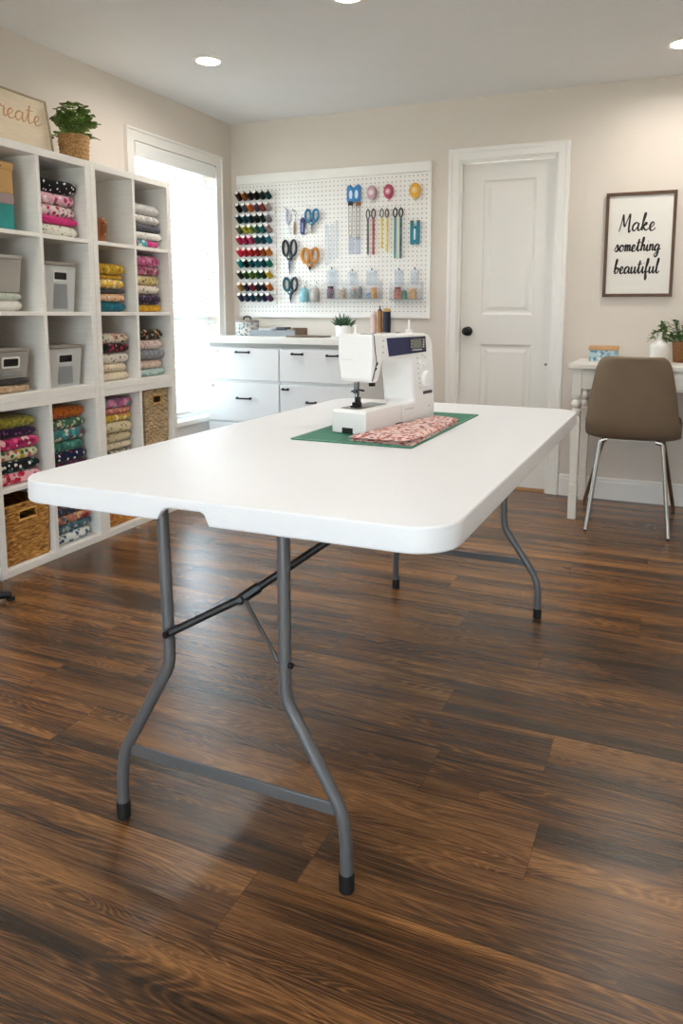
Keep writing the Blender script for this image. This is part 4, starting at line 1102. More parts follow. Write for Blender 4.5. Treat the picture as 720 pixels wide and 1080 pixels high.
# cone threads behind the machine
for x_, label, body, tip, hgt, rad_ in ((1.163, 'pale pink thread cone leftmost of the three tall ones behind the sewing machine', '#d8bdb4', '#e8dcd2', .15, .020), (1.208, 'tan brown thread cone with a dark tip behind the sewing machine', '#a06c38', '#4a3020', .172, .017), (1.256, 'navy thread spool with a gold top behind the sewing machine', '#12182a', '#c8a060', .168, .0265)):
    o = empty('thread_cone', (x_, -.15, ZC), label=label, cat='thread cone', group='thread cones behind the machine')
    bm = new(); lathe(bm, [(0, 0), (rad_ + .0008, 0), (rad_ + .0008, .004), (rad_, .006), (rad_ * .96, hgt), (0, hgt)], 20, cap=False); obj('thread_winding', bm, pm('thread_' + body[1:], body, .6, bump=.4, bscale=400), o, smooth=True)
    bm = new()
    if rad_ < .019: lathe(bm, [(.017, hgt), (.005, hgt + .014), (.003, hgt + .034), (0, hgt + .035)], 14, cap=False)
    else: lathe(bm, [(rad_ * .92, hgt), (rad_ * .92, hgt + .014), (rad_ * .7, hgt + .02), (0, hgt + .02)], 16, cap=False)
    obj('cone_tip', bm, pm('tip_' + tip[1:], tip, .5), o, smooth=True)

# ================================================================== PEGBOARD
PBX0, PBX1, PBZ0, PBZ1 = .062, 1.504, 1.0905, 2.0785
pb = empty('pegboard', (PBX0, 0, PBZ0), label='large white pegboard on the back wall hung with threads and tools', cat='pegboard')
m, nt, b = base_mat('pegboard_holes'); L = nt.links.new
b.inputs['Roughness'].default_value = .45
tc = N(nt, 'ShaderNodeTexCoord'); sx = N(nt, 'ShaderNodeSeparateXYZ'); L(tc.outputs['Object'], sx.inputs[0])
PITCH_H = .0297


def mth(op, a, bb=None):
    n_ = N(nt, 'ShaderNodeMath', operation=op)
    for i, v in enumerate((a, bb)):
        if v is None: continue
        if isinstance(v, (int, float)): n_.inputs[i].default_value = v
        else: L(v, n_.inputs[i])
    return n_.outputs[0]


fx = mth('SUBTRACT', mth('FRACT', mth('DIVIDE', sx.outputs['X'], PITCH_H)), .5); fz = mth('SUBTRACT', mth('FRACT', mth('DIVIDE', sx.outputs['Z'], PITCH_H)), .5)
dd = mth('SQRT', mth('ADD', mth('MULTIPLY', fx, fx), mth('MULTIPLY', fz, fz)))
hole = mth('LESS_THAN', dd, .125)
mc = N(nt, 'ShaderNodeMix', data_type='RGBA'); mc.inputs['A'].default_value = lin('#eae7e2'); mc.inputs['B'].default_value = lin('#6a625a'); L(hole, mc.inputs['Factor']); L(mc.outputs['Result'], b.inputs['Base Color'])
PBM = m
w_, h_ = PBX1 - PBX0, PBZ1 - PBZ0
obj('perforated_board', boxm(.004, w_ - .004, -.022, -.016, .004, h_ - .004), PBM, pb)
bm = new(); box(bm, 0, w_, -.034, 0, h_ - .062, h_); obj('top_rail', bm, WHITE, pb, bevel=.002)
bm = new(); box(bm, 0, .010, -.024, 0, 0, h_ - .0625); obj('side_rail', bm, WHITE, pb, bevel=.001)
bm = new(); box(bm, w_ - .022, w_, -.027, 0, 0, h_ - .0625); obj('side_rail', bm, WHITE, pb, bevel=.001)
bm = new(); box(bm, .0105, w_ - .0225, -.027, 0, 0, .022); obj('bottom_rail', bm, WHITE, pb, bevel=.001)
PY_ = -.0225   # front face of the board

# ---- thread spools on slanted pegs
SPOOLS = [
    [('dark brown', '#2a110b'), ('amber brown', '#75420f'), ('brown-black', '#22120d'), ('black', '#16130f'), ('bottle green', '#10221c'), ('deep teal', '#153a3a')],
    [('black', '#121010'), ('slate grey', '#4a4f54'), ('burnt orange', '#b8561c'), ('mauve grey', '#5a4852'), ('brick red', '#80302f'), ('beige grey', '#9a8f86')],
    [('dark teal', '#0e2c38'), ('blue teal', '#184858'), ('green-black', '#0f2a2c'), ('charcoal green', '#13201d'), ('forest black', '#132420'), ('mid grey', '#6d6d70')],
    [('sage green', '#4c5e3e'), ('chartreuse', '#929022'), ('lime olive', '#75842c'), ('fern green', '#345840'), ('sea teal', '#226262'), ('dusty mauve', '#8e7474')],
    [('crimson', '#9c1038'), ('ruby', '#8a1238'), ('raspberry pink', '#b02a5a'), ('dark spruce', '#1a4544'), ('petrol blue', '#10404f'), ('peacock blue', '#135e70')],
    [('pinkish red', '#c8203c'), ('red', '#a01622'), ('scarlet', '#a41e1c'), ('dark red', '#8c1a16'), ('rust red', '#8a3f1a'), ('orange', '#c2712b')],
    [('turquoise', '#158086'), ('pine black', '#14251f'), ('ocean teal', '#105058'), ('lagoon teal', '#11606a'), ('ink teal', '#0e4350'), ('jade', '#117060')],
    [('dark olive', '#2e2e12'), ('leaf green', '#22501a'), ('moss green', '#4d5e12'), ('grass green', '#24501c'), ('hunter green', '#1d351b'), ('golden yellow', '#b4941e')],
    [('tan', '#b27e34'), ('midnight blue', '#191d30'), ('maroon', '#701c28'), ('umber', '#302024'), ('aubergine black', '#241e2e'), ('rust orange', '#a6581e')],
    [('navy', '#191e36'), ('indigo', '#1f263e'), ('teal navy', '#154050'), ('spruce green', '#123f3a'), ('violet navy', '#20224a'), ('plum', '#402044')]]
ROWY = [202.5, 215, 226.7, 238, 249.2, 262.3, 274.0, 286.1, 299.0, 310.2]
ROWX = [250.4, 250.6, 250.9, 251.2, 251.5, 251.7, 252.0, 252.2, 252.5, 252.8]
AX = Vector((0, -.81, .59)).normalized(); SLN = .066
bm = new(); lathe(bm, [(.0038, .0), (.0130, .0), (.0192, .001), (.0200, .010), (.0185, .056), (.0188, .062), (.0038, .062), (.0038, 0)], 14, axis=AX, cap=False); sp_me = obj('winding_shape', bm, WHITE, smooth=True)
bm = new(); lathe(bm, [(.0090, .0621), (.0135, .0622), (.0138, .0655), (.0066, .0662), (.0050, .0630), (0, .0630)], 12, axis=AX, cap=False); cr_me = obj('core_shape', bm, pm('spool_white', '#e6dfd7', .4), smooth=True)
w_mesh, c_mesh = sp_me.data, cr_me.data
bpy.data.objects.remove(sp_me); bpy.data.objects.remove(cr_me)
rk = empty('thread_rack', (.0, PY_, 1.1), label='white slanted-peg thread rack of ten rows on the window end of the pegboard', cat='rack')
for k, (y, x) in enumerate(zip(ROWY, ROWX)):
    zt = on('y', -.08, x + 15, y).z; base = on('y', -.08, x, y)
    x0 = base.x; step = .0472; zb_ = zt - (SLN + .020) * AX.z + .004
    bm = new(); box(bm, max(x0 - .02, PBX0 + .012), x0 + step * 5 + .036, -.010, -.0005, zb_ - 1.1 - .026, zb_ - 1.1 + .010)
    rl = obj('rack_rail', bm, WHITE, rk, bevel=.001)
    bm = new()
    for i in range(6): 
        c = Vector((x0 + step * i, -.006, zb_ - 1.1 - .004)); tube(bm, [c, c + AX * .078], .0028, 6)
    obj('peg', bm, WHITE, rl)
    for i in range(6):
        nm, colr = SPOOLS[k][i]
        o = bpy.data.objects.new('thread_spool', w_mesh.copy() if False else w_mesh); COL.objects.link(o)
        o.data = w_mesh.copy(); o.data.materials.clear(); o.data.materials.append(pm('thread_' + colr[1:], colr, .55, spec=.3, bump=.3, bscale=600))
        o.location = Vector((x0 + step * i, PY_ - .006, zb_ - .004)) + AX * .020
        tag(o, f'{nm} thread spool, {ORD[i + 1]} from the window in the {ORD[k + 1]} rack row from top', 'thread spool', 'thread spools on the pegboard rack')
        c = bpy.data.objects.new('spool_core', c_mesh); COL.objects.link(c); c.parent = o

# ---- hung tools
HOOK = pm('peg_hook', '#5a5856', .4, metal=.8)


def at(x, y, d=.035): return on('y', PY_ - d, x, y)


def mm(px): return px * .0070   # rough metres per photograph pixel at the board


def hook(parent, base, x, z, L_=.03):
    bm = new(); p = Vector((x, PY_, z)) - base
    tube(bm, fillet([p, p + Vector((0, -L_, 0)), p + Vector((0, -L_, .012))], .006, 3), .0022, 6); obj('hook', bm, HOOK, parent, smooth=True)


def scissors(x0, x1, y0, y1, label, hc, bc, blade=.55, open_=.0, ring2=None, group='scissors on the pegboard'):
    a = at(x0, y0); c = at(x1, y1); W = c.x - a.x; Hh = a.z - c.z; base = Vector(((a.x + c.x) / 2, PY_ - .018, c.z))
    o = empty('scissors', base, label=label, cat='scissors', group=group)
    lw = W * .235; rh = Hh * (1 - blade) * .42
    hm = pm('handle_' + hc[1:], hc, .4); h2 = pm('handle_' + (ring2 or hc)[1:], ring2 or hc, .4); bmt = pm('blade_' + bc[1:], bc, .25, metal=.8)
    for s_, hmx in ((-1, hm), (1, h2)):
        bm = new(); cx, cz = s_ * W * .28, Hh - rh * 1.05
        pts_ = [(cx + lw * .82 * math.cos(t) + s_ * .02 * W * math.sin(t), -.004 * s_, cz + rh * math.sin(t)) for t in [2 * PI * i / 20 for i in range(20)]]
        tube(bm, pts_, W * .078, 8, closed=True)
        tube(bm, smooth_path([(cx - s_ * lw * .3, -.004 * s_, cz - rh * .85), (s_ * W * .10, -.004 * s_, cz - rh * 1.5), (s_ * W * .04, -.004 * s_, Hh * blade)], 4), [W * .075] * 9, 8)
        obj('handle', bm, hmx, o, smooth=True)
        bm = new(); k = s_ * (W * .02 + open_)
        prism(bm, [(-s_ * W * .01, Hh * (blade + .1)), (s_ * W * .085, Hh * (blade + .06)), (s_ * W * .075 + k, Hh * blade * .5), (k * .3, 0), (-s_ * W * .02, Hh * .1)][::s_], lambda p, q, t: (p, t, q), -.004 * s_ - .0012, -.004 * s_ + .0012); obj('blade', bm, bmt, o)
    bm = new(); lathe(bm, [(W * .05, 0), (W * .05, .003), (0, .004)], 12, (0, -.007, Hh * (blade + .02)), axis=(0, -1, 0), cap=False); obj('pivot_screw', bm, STEEL, o)
    hook(o, base, base.x - W * .28, base.z + Hh - W * .05)
    return o


scissors(320, 335, 221, 246.5, 'blue-handled scissors hanging in the upper row beside the navy cutter', '#1f6f96', '#7a7f84', .45)
scissors(296, 312, 253.3, 289.5, 'black-handled long scissors beside the orange pair', '#15161c', '#46505e', .48)
scissors(316, 335, 262, 286, 'orange-handled scissors hanging below the blue pair', '#c98420', '#4a4038', .30, ring2='#b06e18')
scissors(297, 313, 293, 320, 'teal and black scissors hanging lowest beside the small bottles', '#155a62', '#3a4450', .42, ring2='#18222a')

# thread snips, seam ripper, rotary cutter
a, c = at(298.6, 218), at(304.6, 247); base = Vector(((a.x + c.x) / 2, PY_ - .01, c.z)); Hh = a.z - c.z; W = c.x - a.x
o = empty('thread_snips', base, label='white and silver thread snips, leftmost tool in the upper row', cat='snips')
bm = new(); tube(bm, smooth_path([(-W * .2, 0, Hh * .9), (-W * .3, 0, Hh * .7), (-W * .15, 0, Hh * .45), (0, 0, Hh * .35)], 4), W * .14, 8); tube(bm, smooth_path([(W * .1, 0, Hh * .8), (W * .35, 0, Hh * .65), (W * .2, 0, Hh * .45), (0, 0, Hh * .35)], 4), W * .14, 8); obj('handle', bm, pm('snips_lilac', '#b8bccc', .4), o, smooth=True)
bm = new(); prism(bm, [(-W * .1, Hh * .36), (W * .1, Hh * .36), (W * .22, 0), (W * .12, 0)], lambda p, q, t: (p, t, q), -.002, .002); obj('blade', bm, STEEL, o)
hook(o, base, base.x - W * .2, base.z + Hh * .92)
a, c = at(304.5, 220), at(312, 247); base = Vector(((a.x + c.x) / 2, PY_ - .01, c.z)); Hh = a.z - c.z; W = c.x - a.x
o = empty('seam_ripper', base, label='slim tan seam ripper with a wire loop, second tool in the upper row', cat='seam ripper')
bm = new(); tube(bm, [(0, 0, 0), (W * .02, 0, Hh * .2), (W * .05, 0, Hh * .5)], [W * .1, W * .16, W * .12], 8); obj('handle', bm, pm('ripper_tan', '#9a8468', .5), o, smooth=True)
bm = new(); tube(bm, [(W * .05, 0, Hh * .5), (W * .2, 0, Hh * .72), (W * .4, 0, Hh * .85)], .0018, 6); tube(bm, [(W * .05 + W * .3 * math.cos(t), 0, Hh * .85 + Hh * .1 * math.sin(t)) for t in [2 * PI * i / 14 for i in range(14)]], .0018, 6, closed=True); obj('wire_loop', bm, STEEL, o, smooth=True)
hook(o, base, base.x, base.z + Hh * .93)
a, c = at(314.5, 229.5), at(320.5, 247); base = Vector(((a.x + c.x) / 2, PY_ - .012, c.z)); Hh = a.z - c.z; W = c.x - a.x
o = empty('rotary_cutter', base, label='navy blue rotary cutter hanging between the seam ripper and blue scissors', cat='rotary cutter')
bm = new(); prism(bm, rrect(-W * .45, W * .45, 0, Hh, W * .4, 5), lambda p, q, t: (p, t, q), -.006, .006); obj('handle', bm, pm('cutter_navy', '#22285c', .35), o, bevel=.003)
bm = new(); prism(bm, rrect(-W * .15, W * .1, Hh * .15, Hh * .7, W * .1, 3), lambda p, q, t: (p, t, q), -.008, -.006); obj('grip', bm, pm('cutter_lilac', '#8a8fc0', .4), o)
bm = new(); lathe(bm, [(0, 0), (W * .38, 0), (W * .38, .0015), (0, .0015)], 20, (W * .5, -.002, Hh * .22), axis=(0, -1, 0), cap=False); obj('blade', bm, STEEL, o)
hook(o, base, base.x, base.z + Hh * 1.02)

# squeeze bottles
for x0, x1, col, label in ((316, 325, '#7fb4c0', 'pale blue squeeze bottle hanging beside the teal scissors'), (327, 336.5, '#aaa6a0', 'grey squeeze bottle hanging right of the pale blue one')):
    a, c = at(x0, 298), at(x1, 318.5); base = Vector(((a.x + c.x) / 2, PY_ - .034, c.z)); Hh = a.z - c.z; W = c.x - a.x; r_ = min(W / 2, .031)
    o = empty('squeeze_bottle', base, label=label, cat='bottle', group='squeeze bottles on the pegboard')
    bm = new(); lathe(bm, [(0, 0), (r_ * .9, 0), (r_, Hh * .06), (r_, Hh * .5), (r_ * .8, Hh * .66), (r_ * .45, Hh * .72)], 18); obj('bottle_body', bm, pm('bottle_' + col[1:], col, .35, var=.2, vscale=40), o, smooth=True)
    bm = new(); lathe(bm, [(r_ * .5, Hh * .72), (r_ * .5, Hh * .84), (r_ * .18, Hh * .88), (r_ * .1, Hh), (0, Hh)], 14, cap=False); obj('cap', bm, pm('cap_white', '#d8d6d4', .4), o, smooth=True)
    hook(o, base, base.x + W * .1, base.z + Hh * .98, .02)

# clear rulers
CLEAR = clear_mat('clear_acrylic', '#f8fafc', .12, .08)
for i, (x0, x1, y0, y1) in enumerate(((342.6, 346.6, 237, 280), (348.6, 352.2, 236, 276), (354, 356.6, 232, 272))):
    a, c = at(x0, y0, .01), at(x1, y1, .01)
    bm = new(); prism(bm, rrect(a.x, c.x, c.z, a.z, .004, 2), lambda p, q, t: (p, t, q), PY_ - .012, PY_ - .009)
    for j in range(12): z = c.z + (a.z - c.z) * (j + .5) / 12; box(bm, a.x + .002, a.x + .009, PY_ - .0125, PY_ - .012, z, z + .0012, 1)
    lb = ['wide clear acrylic ruler, leftmost of three beside the orange scissors', 'middle one of the three hanging clear acrylic rulers', 'narrow clear acrylic ruler nearest the blue hand gauge'][i]
    tag(obj('clear_ruler', bm, [CLEAR, pm('ruler_mark', '#6a707a', .6)]), lb, 'ruler', 'clear rulers on the pegboard')

# blue gauge with two holes and the things hung below it
BLU = pm('gauge_blue', '#2277b4', .4)
a, c = at(365.5, 195.5, .02), at(379.8, 212, .02); base = Vector((a.x, PY_ - .015, c.z)); W, Hh = c.x - a.x, a.z - c.z
o = empty('blue_gauge', base, label='bright blue card with two oval openings at the top of the pegboard', cat='gauge')
bm = new(); outer = [(0, 0), (W, 0), (W, Hh * .88), (W * .9, Hh), (W * .72, Hh), (W * .5, Hh * .82), (W * .28, Hh), (W * .1, Hh), (0, Hh * .88)]
prism(bm, outer, lambda p, q, t: (p, t, q), -.004, .004); obj('card', bm, BLU, o, bevel=.0015)
for xx in (.29, .71):
    bm = new(); prism(bm, [(W * (xx + .12 * math.cos(t)), Hh * (.42 + .27 * math.sin(t))) for t in [2 * PI * i / 18 for i in range(18)]], lambda p, q, t: (p, t, q), -.0052, -.0042); obj('oval_window', bm, pm('oval_pale', '#d8e2ea', .3), o)
hook(o, base, base.x + W * .3, base.z + Hh * .9, .025)
for i, (x0, x1, y1, tipc, lb) in enumerate(((366.8, 371.6, 250, '#1c1a1a', 'long steel bodkin loop with black end below the blue card'), (375.0, 379.6, 252, '#8a5a2c', 'long steel bodkin loop with brown end below the blue card'))):
    a, c = at(x0, 213, .02), at(x1, y1, .02); xm = (a.x + c.x) / 2; W = c.x - a.x; base = Vector((xm, PY_ - .016, c.z)); Hh = a.z - c.z
    o = empty('bodkin', base, label=lb, cat='bodkin', group='bodkins below the blue card')
    bm = new(); tube(bm, smooth_path([(-W * .4, 0, Hh * .95), (-W * .35, 0, Hh * .4), (-W * .3, 0, .01), (0, 0, 0), (W * .3, 0, .02), (W * .3, 0, Hh * .4), (W * .4, 0, Hh * .95)], 5), .0026, 6); obj('wire_loop', bm, pm('steel_dull', '#84807c', .35, metal=.9), o, smooth=True)
    bm = new(); prism(bm, rrect(-W * .5, W * .5, Hh * .90, Hh, .003, 3), lambda p, q, t: (p, t, q), -.005, .005); obj('clamp', bm, pm('clamp_' + tipc[1:], tipc, .5), o)
    hook(o, base, base.x, base.z + Hh, .012)
for i, (x0, x1) in enumerate(((367, 372.5), (374, 379.5))):
    a, c = at(x0, 250, .01), at(x1, 268, .01)
    bm = new(); prism(bm, rrect(a.x, c.x, c.z, a.z, .003, 2), lambda p, q, t: (p, t, q), PY_ - .006, PY_ - .002)
    tag(obj('clear_packet', bm, clear_mat('packet_clear', '#eef1f8', .25, .1)), ['clear flat packet hanging below the black-ended bodkin', 'clear flat packet hanging below the brown-ended bodkin'][i], 'packet', 'clear packets below the bodkins')

# tape measures
for x0, x1, y0, y1, col, c2, lb in ((386.5, 396.8, 196, 210.5, '#b9949c', '#d8c8cc', 'pale mauve round tape measure near the top of the pegboard'), (404.2, 414.4, 194.5, 209.3, '#a83a58', '#d8a8b4', 'raspberry round tape measure beside the pale mauve one'), (431.6, 443, 193, 208.5, '#d99f34', '#eac878', 'golden yellow round tape measure at the top corner of the pegboard')):
    a, c = at(x0, y0, .02), at(x1, y1, .02); base = Vector(((a.x + c.x) / 2, PY_, (a.z + c.z) / 2)); r_ = (c.x - a.x) / 2 * 1.0; rz = (a.z - c.z) / 2
    o = empty('tape_measure', base, label=lb, cat='tape measure', group='round tape measures on the pegboard')
    bm = new(); lathe(bm, [(0, .004), (r_ * .9, .004), (r_, .008), (r_, .022), (r_ * .88, .026), (r_ * .6, .027), (0, .027)], 24, axis=(0, -1, 0), cap=False)
    bmesh.ops.scale(bm, verts=bm.verts, vec=(1, 1, rz / r_)); obj('case', bm, pm('tape_' + col[1:], col, .4, var=.12, vscale=40), o, smooth=True)
    bm = new(); lathe(bm, [(r_ * .52, .026), (r_ * .52, .029), (r_ * .2, .029), (0, .030)], 20, axis=(0, -1, 0), cap=False); obj('centre_disc', bm, pm('tape_' + c2[1:], c2, .4), o, smooth=True)
    bm = new(); lathe(bm, [(r_ * .15, .030), (r_ * .15, .033), (0, .033)], 12, axis=(0, -1, 0), cap=False); obj('button', bm, pm('button_pale', '#efe8e4', .4), o)
    bm = new(); box(bm, -.004, .004, -.02, -.008, -rz - .016, -rz + .004); obj('tape_tab', bm, pm('tape_' + c2[1:], c2, .4), o)

# looped brushes / cords in pairs
for i, (xa, xb, y0, y1, yl, hc, c1, c2, lb) in enumerate((
        (385.6, 389.6, 221, 268.5, 231, '#2c2a2a', '#3c6a3a', '#7a3a5a', 'green and plum looped cord, leftmost of the six hanging strips'),
        (391.2, 395.4, 220.5, 268.5, 230.5, '#3a2a28', '#a8302c', '#b85a50', 'red looped cord, second of the six hanging strips'),
        (400.2, 404.0, 220.5, 262, 229.5, '#3c3a38', '#d8bc50', '#e0cc78', 'pale yellow looped strip, third of the six hanging strips'),
        (405.6, 409.6, 220.5, 265, 229.5, '#5a4034', '#d4b44c', '#e2d088', 'yellow looped strip, fourth of the six hanging strips'),
        (414.0, 418.4, 219.5, 272.5, 229, '#141414', '#3a9484', '#6a8a88', 'teal looped strip with black loop, fifth of the six hanging strips'),
        (420.0, 424.4, 219.5, 272.5, 229, '#0e0e0e', '#5a7472', '#2c4a44', 'grey-green looped strip with thick black loop, last of the six'))):
    a, c = at(xa, y0, .02), at(xb, y1, .02); xm = (a.x + c.x) / 2; W = c.x - a.x; Hh = a.z - c.z; base = Vector((xm, PY_ - .016, c.z)); lz = Hh * (yl - y0) / (y1 - y0)
    o = empty('looped_strip', base, label=lb, cat='strip', group='looped strips on the pegboard')
    bm = new(); tube(bm, [(W * .42 * math.cos(t), 0, Hh - lz / 2 + lz * .47 * math.sin(t)) for t in [2 * PI * q / 18 for q in range(18)]], W * .14, 8, closed=True); obj('loop', bm, pm('loop_' + hc[1:], hc, .5), o, smooth=True)
    m_, nt_, b_ = base_mat('strip_' + c1[1:]); b_.inputs['Roughness'].default_value = .6
    tc_ = N(nt_, 'ShaderNodeTexCoord'); nz_ = N(nt_, 'ShaderNodeTexNoise'); nz_.inputs['Scale'].default_value = 40; cr_ = N(nt_, 'ShaderNodeValToRGB'); cr_.color_ramp.elements[0].position = .42; cr_.color_ramp.elements[1].position = .58
    cr_.color_ramp.elements[0].color = lin(c1); cr_.color_ramp.elements[1].color = lin(c2); nt_.links.new(tc_.outputs['Object'], nz_.inputs['Vector']); nt_.links.new(nz_.outputs['Fac'], cr_.inputs['Fac']); nt_.links.new(cr_.outputs[0], b_.inputs['Base Color'])
    bm = new(); prism(bm, rrect(-W * .22, W * .22, 0, Hh - lz * .96, W * .15, 3), lambda p, q, t: (p, t, q), -.003, .003); obj('strip', bm, m_, o)
    hook(o, base, base.x, base.z + Hh - W * .1, .018)

# teal clip tool
a, c = at(432.2, 233.5, .02), at(441.8, 257.5, .02); base = Vector((a.x, PY_ - .012, c.z)); W, Hh = c.x - a.x, a.z - c.z
o = empty('seam_gauge', base, label='teal U-shaped seam gauge hanging below the yellow tape measure', cat='gauge')
TEA = pm('gauge_teal', '#1f7a8c', .4)
bm = new(); prism(bm, [(0, .004), (W * .08, 0), (W * .38, 0), (W * .5, Hh * .08), (W * .62, 0), (W * .92, 0), (W, .004), (W, Hh), (W * .68, Hh), (W * .68, Hh * .78), (W * .32, Hh * .78), (W * .32, Hh), (0, Hh)], lambda p, q, t: (p, t, q), -.006, .006); obj('gauge_body', bm, TEA, o, bevel=.002)
bm = new(); prism(bm, rrect(W * .4, W * .6, Hh * .2, Hh * .68, W * .08, 3), lambda p, q, t: (p, t, q), -.0075, -.0062); obj('slot', bm, pm('oval_pale', '#d8e2ea', .3), o)
bm = new(); box(bm, .0, W * .30, -.0065, .0065, Hh, Hh + .006); box(bm, W * .7, W, -.0065, .0065, Hh, Hh + .006); obj('tip', bm, pm('tip_brown', '#7a5a48', .5), o)
hook(o, base, base.x + W * .5, base.z + Hh * .8, .02)


# clear ledges with jars, pouches above
def ledge(x0, x1, yb, label, yt):
    a, c = at(x0, yt, .05), at(x1, yb, .05); W = c.x - a.x; Hh = a.z - c.z; base = Vector((a.x, PY_ - .001, c.z))
    o = empty('acrylic_shelf', base, label=label, cat='shelf', group='clear acrylic shelves on the pegboard')
    bm = new(); box(bm, 0, W, -.055, 0, -.004, 0); obj('shelf_plate', bm, clear_mat('shelf_clear', '#e6eaec', .3, .08), o)
    bm = new(); box(bm, 0, W, -.055, -.053, .0, Hh * .55); box(bm, 0, .002, -.053, 0, 0, Hh); box(bm, W - .002, W, -.053, 0, 0, Hh); box(bm, .002, W - .002, -.002, 0, 0, Hh); obj('shelf_wall', bm, clear_mat('shelf_clear2', '#fbfcfd', .04, .06), o)
    return base.z


zl = ledge(341.5, 400.5, 314.6, 'long clear acrylic shelf of small jars in the middle of the pegboard', 297)
zr = ledge(410.5, 443.8, 315.2, 'short clear acrylic shelf of jars at the pegboard corner', 297)


def jar(x0, x1, y0, zb_, col, label, spots, lidc):
    a = on('y', PY_ - .03, x0, y0); c = on('y', PY_ - .03, x1, y0); r_ = min((c.x - a.x) / 2, .0245); Hh = a.z - zb_; base = Vector(((a.x + c.x) / 2, PY_ - .028, zb_ + .0005))
    o = empty('notion_jar', base, label=label, cat='jar', group='small jars on the clear shelves')
    bm = new(); lathe(bm, [(0, 0), (r_ * .92, 0), (r_, .005), (r_, Hh * .72), (r_ * .8, Hh * .8), (0, Hh * .8)], 18, cap=False); obj('jar_body', bm, print_mat(col, spots, 110, .5, int(x0)), o, smooth=True)
    bm = new(); lathe(bm, [(0, Hh * .805), (r_ * .86, Hh * .805), (r_ * .86, Hh * .98), (r_ * .8, Hh), (0, Hh)], 18, cap=False); obj('lid', bm, pm('jarlid_' + lidc[1:], lidc, .4), o, smooth=True)


jar(343.6, 352.8, 302, zl, '#4a2a4a', 'dark purple jar at the left end of the long clear shelf', ['#7a4a6a', '#2c1a30', '#9a6a84'], '#3a3440')
jar(357.0, 363.4, 303.5, zl, '#c0a48c', 'pale tan jar second from left on the long clear shelf', ['#d4bca4', '#a88a70'], '#d8d0c8')
jar(369.6, 375.6, 303.5, zl, '#8a9490', 'grey-green jar in the middle of the long clear shelf', ['#b08a80', '#6a7a78', '#c0b0a4'], '#c8a898')
jar(377.6, 381.4, 302, zl, '#6a645c', 'slim dark grey jar in the middle of the long clear shelf', ['#8a8478', '#504a44'], '#8c867e')
jar(385.8, 390.4, 308, zl, '#7a9ac0', 'tiny pale blue jar on the long clear shelf beside the orange one', ['#a8c0d8', '#5a7aa4'], '#b8c8dc')
jar(391.0, 397.4, 303.5, zl, '#b8843c', 'amber jar at the right end of the long clear shelf', ['#d8a850', '#8a5a30', '#c8702c'], '#c08448')
jar(415.4, 422.8, 303, zr, '#b0584a', 'red and pink jar, left one on the short clear shelf', ['#d8a040', '#8a2c3c', '#d88a80'], '#6a4044')
jar(423.0, 428.8, 306.5, zr, '#12705c', 'small dark green jar in the middle of the short clear shelf', ['#1a8068', '#0e5a4c'], '#15604f')
jar(431.0, 438.8, 304, zr, '#c89a64', 'yellow and pink jar, right one on the short clear shelf', ['#d8c040', '#c87a70', '#e0b0a0'], '#d0b090')
for i, (x0, x1, y0, y1, lb) in enumerate(((345, 355, 285, 300, 'clear hanging pouch above the dark purple jar'), (367, 376, 287, 301, 'clear hanging pouch above the grey-green jar'), (386.5, 397.5, 286, 301, 'clear hanging pouch above the amber jar'), (416, 425, 286, 300, 'clear hanging pouch above the red and pink jar'), (433, 441.5, 285, 300, 'clear hanging pouch above the yellow and pink jar'))):
    a, c = at(x0, y0, .012), at(x1, y1, .012); base = Vector(((a.x + c.x) / 2, PY_ - .010, c.z)); W, Hh = c.x - a.x, a.z - c.z
    o = empty('clear_pouch', base, label=lb, cat='pouch', group='clear pouches on the pegboard')
    bm = new(); prism(bm, rrect(-W / 2, W / 2, 0, Hh, .006, 3), lambda p, q, t: (p, t, q), -.005, .003); obj('pouch', bm, clear_mat('pouch_clear', '#f4f7fa', .16, .1), o)
    bm = new(); box(bm, -W * .3, W * .3, -.006, .004, Hh * .88, Hh + .004); obj('header', bm, pm('header_grey', '#c4ccd4', .5), o)
    hook(o, base, base.x, base.z + Hh + .008, .014)
    bm = new(); lathe(bm, [(.004, 0), (.004, .014), (0, .014)], 8, (0, -.006, Hh + .006), cap=False); obj('clip', bm, DARKRUB, o)

# ================================================================== FRAMED PRINT
FX0, FX1, FZ0, FZ1 = 2.573, 2.956, 1.2235, 1.8182
fr_ = empty('framed_print', (FX0, 0, FZ0), label='brown-framed print reading Make something beautiful on the wall above the desk', cat='picture'); W, Hh = FX1 - FX0, FZ1 - FZ0
DKW = pm('walnut_frame', '#573a22', .5, var=.2, vscale=8, stretch=(20, 20, 3)); fw = .018
bm = new()
box(bm, 0, fw, -.024, -.001, 0, Hh); box(bm, W - fw, W, -.024, -.001, 0, Hh); box(bm, fw, W - fw, -.024, -.001, 0, fw); box(bm, fw, W - fw, -.024, -.001, Hh - fw, Hh)
obj('frame', bm, DKW, fr_, bevel=.001)
bm = new(); box(bm, fw * .8, W - fw * .8, -.013, -.001, fw * .8, Hh - fw * .8); obj('paper', bm, pm('paper_white', '#e6e3dc', .7), fr_)
INK = pm('ink_black', '#16130f', .6); bm = new()


def frp(px, py): q = on('y', -.014, px, py); return q.x - FX0, q.z - FZ0


for word, pa, pb_, xh in (('Make', (652.5, 244), (692, 241.5), .046), ('something', (647.5, 265.5), (697.5, 264.5), .036), ('beautiful', (646.8, 288.5), (696.3, 287.5), .038)):
    xa, za = frp(*pa); xb, zb2 = frp(*pb_)
    write(bm, word, (xb - xa) * .96, xh, lambda x, y, xa=xa, za=za: Vector((xa + x, -.0132, za + y)), .0048, slant=.1)
obj('lettering', bm, INK, fr_)

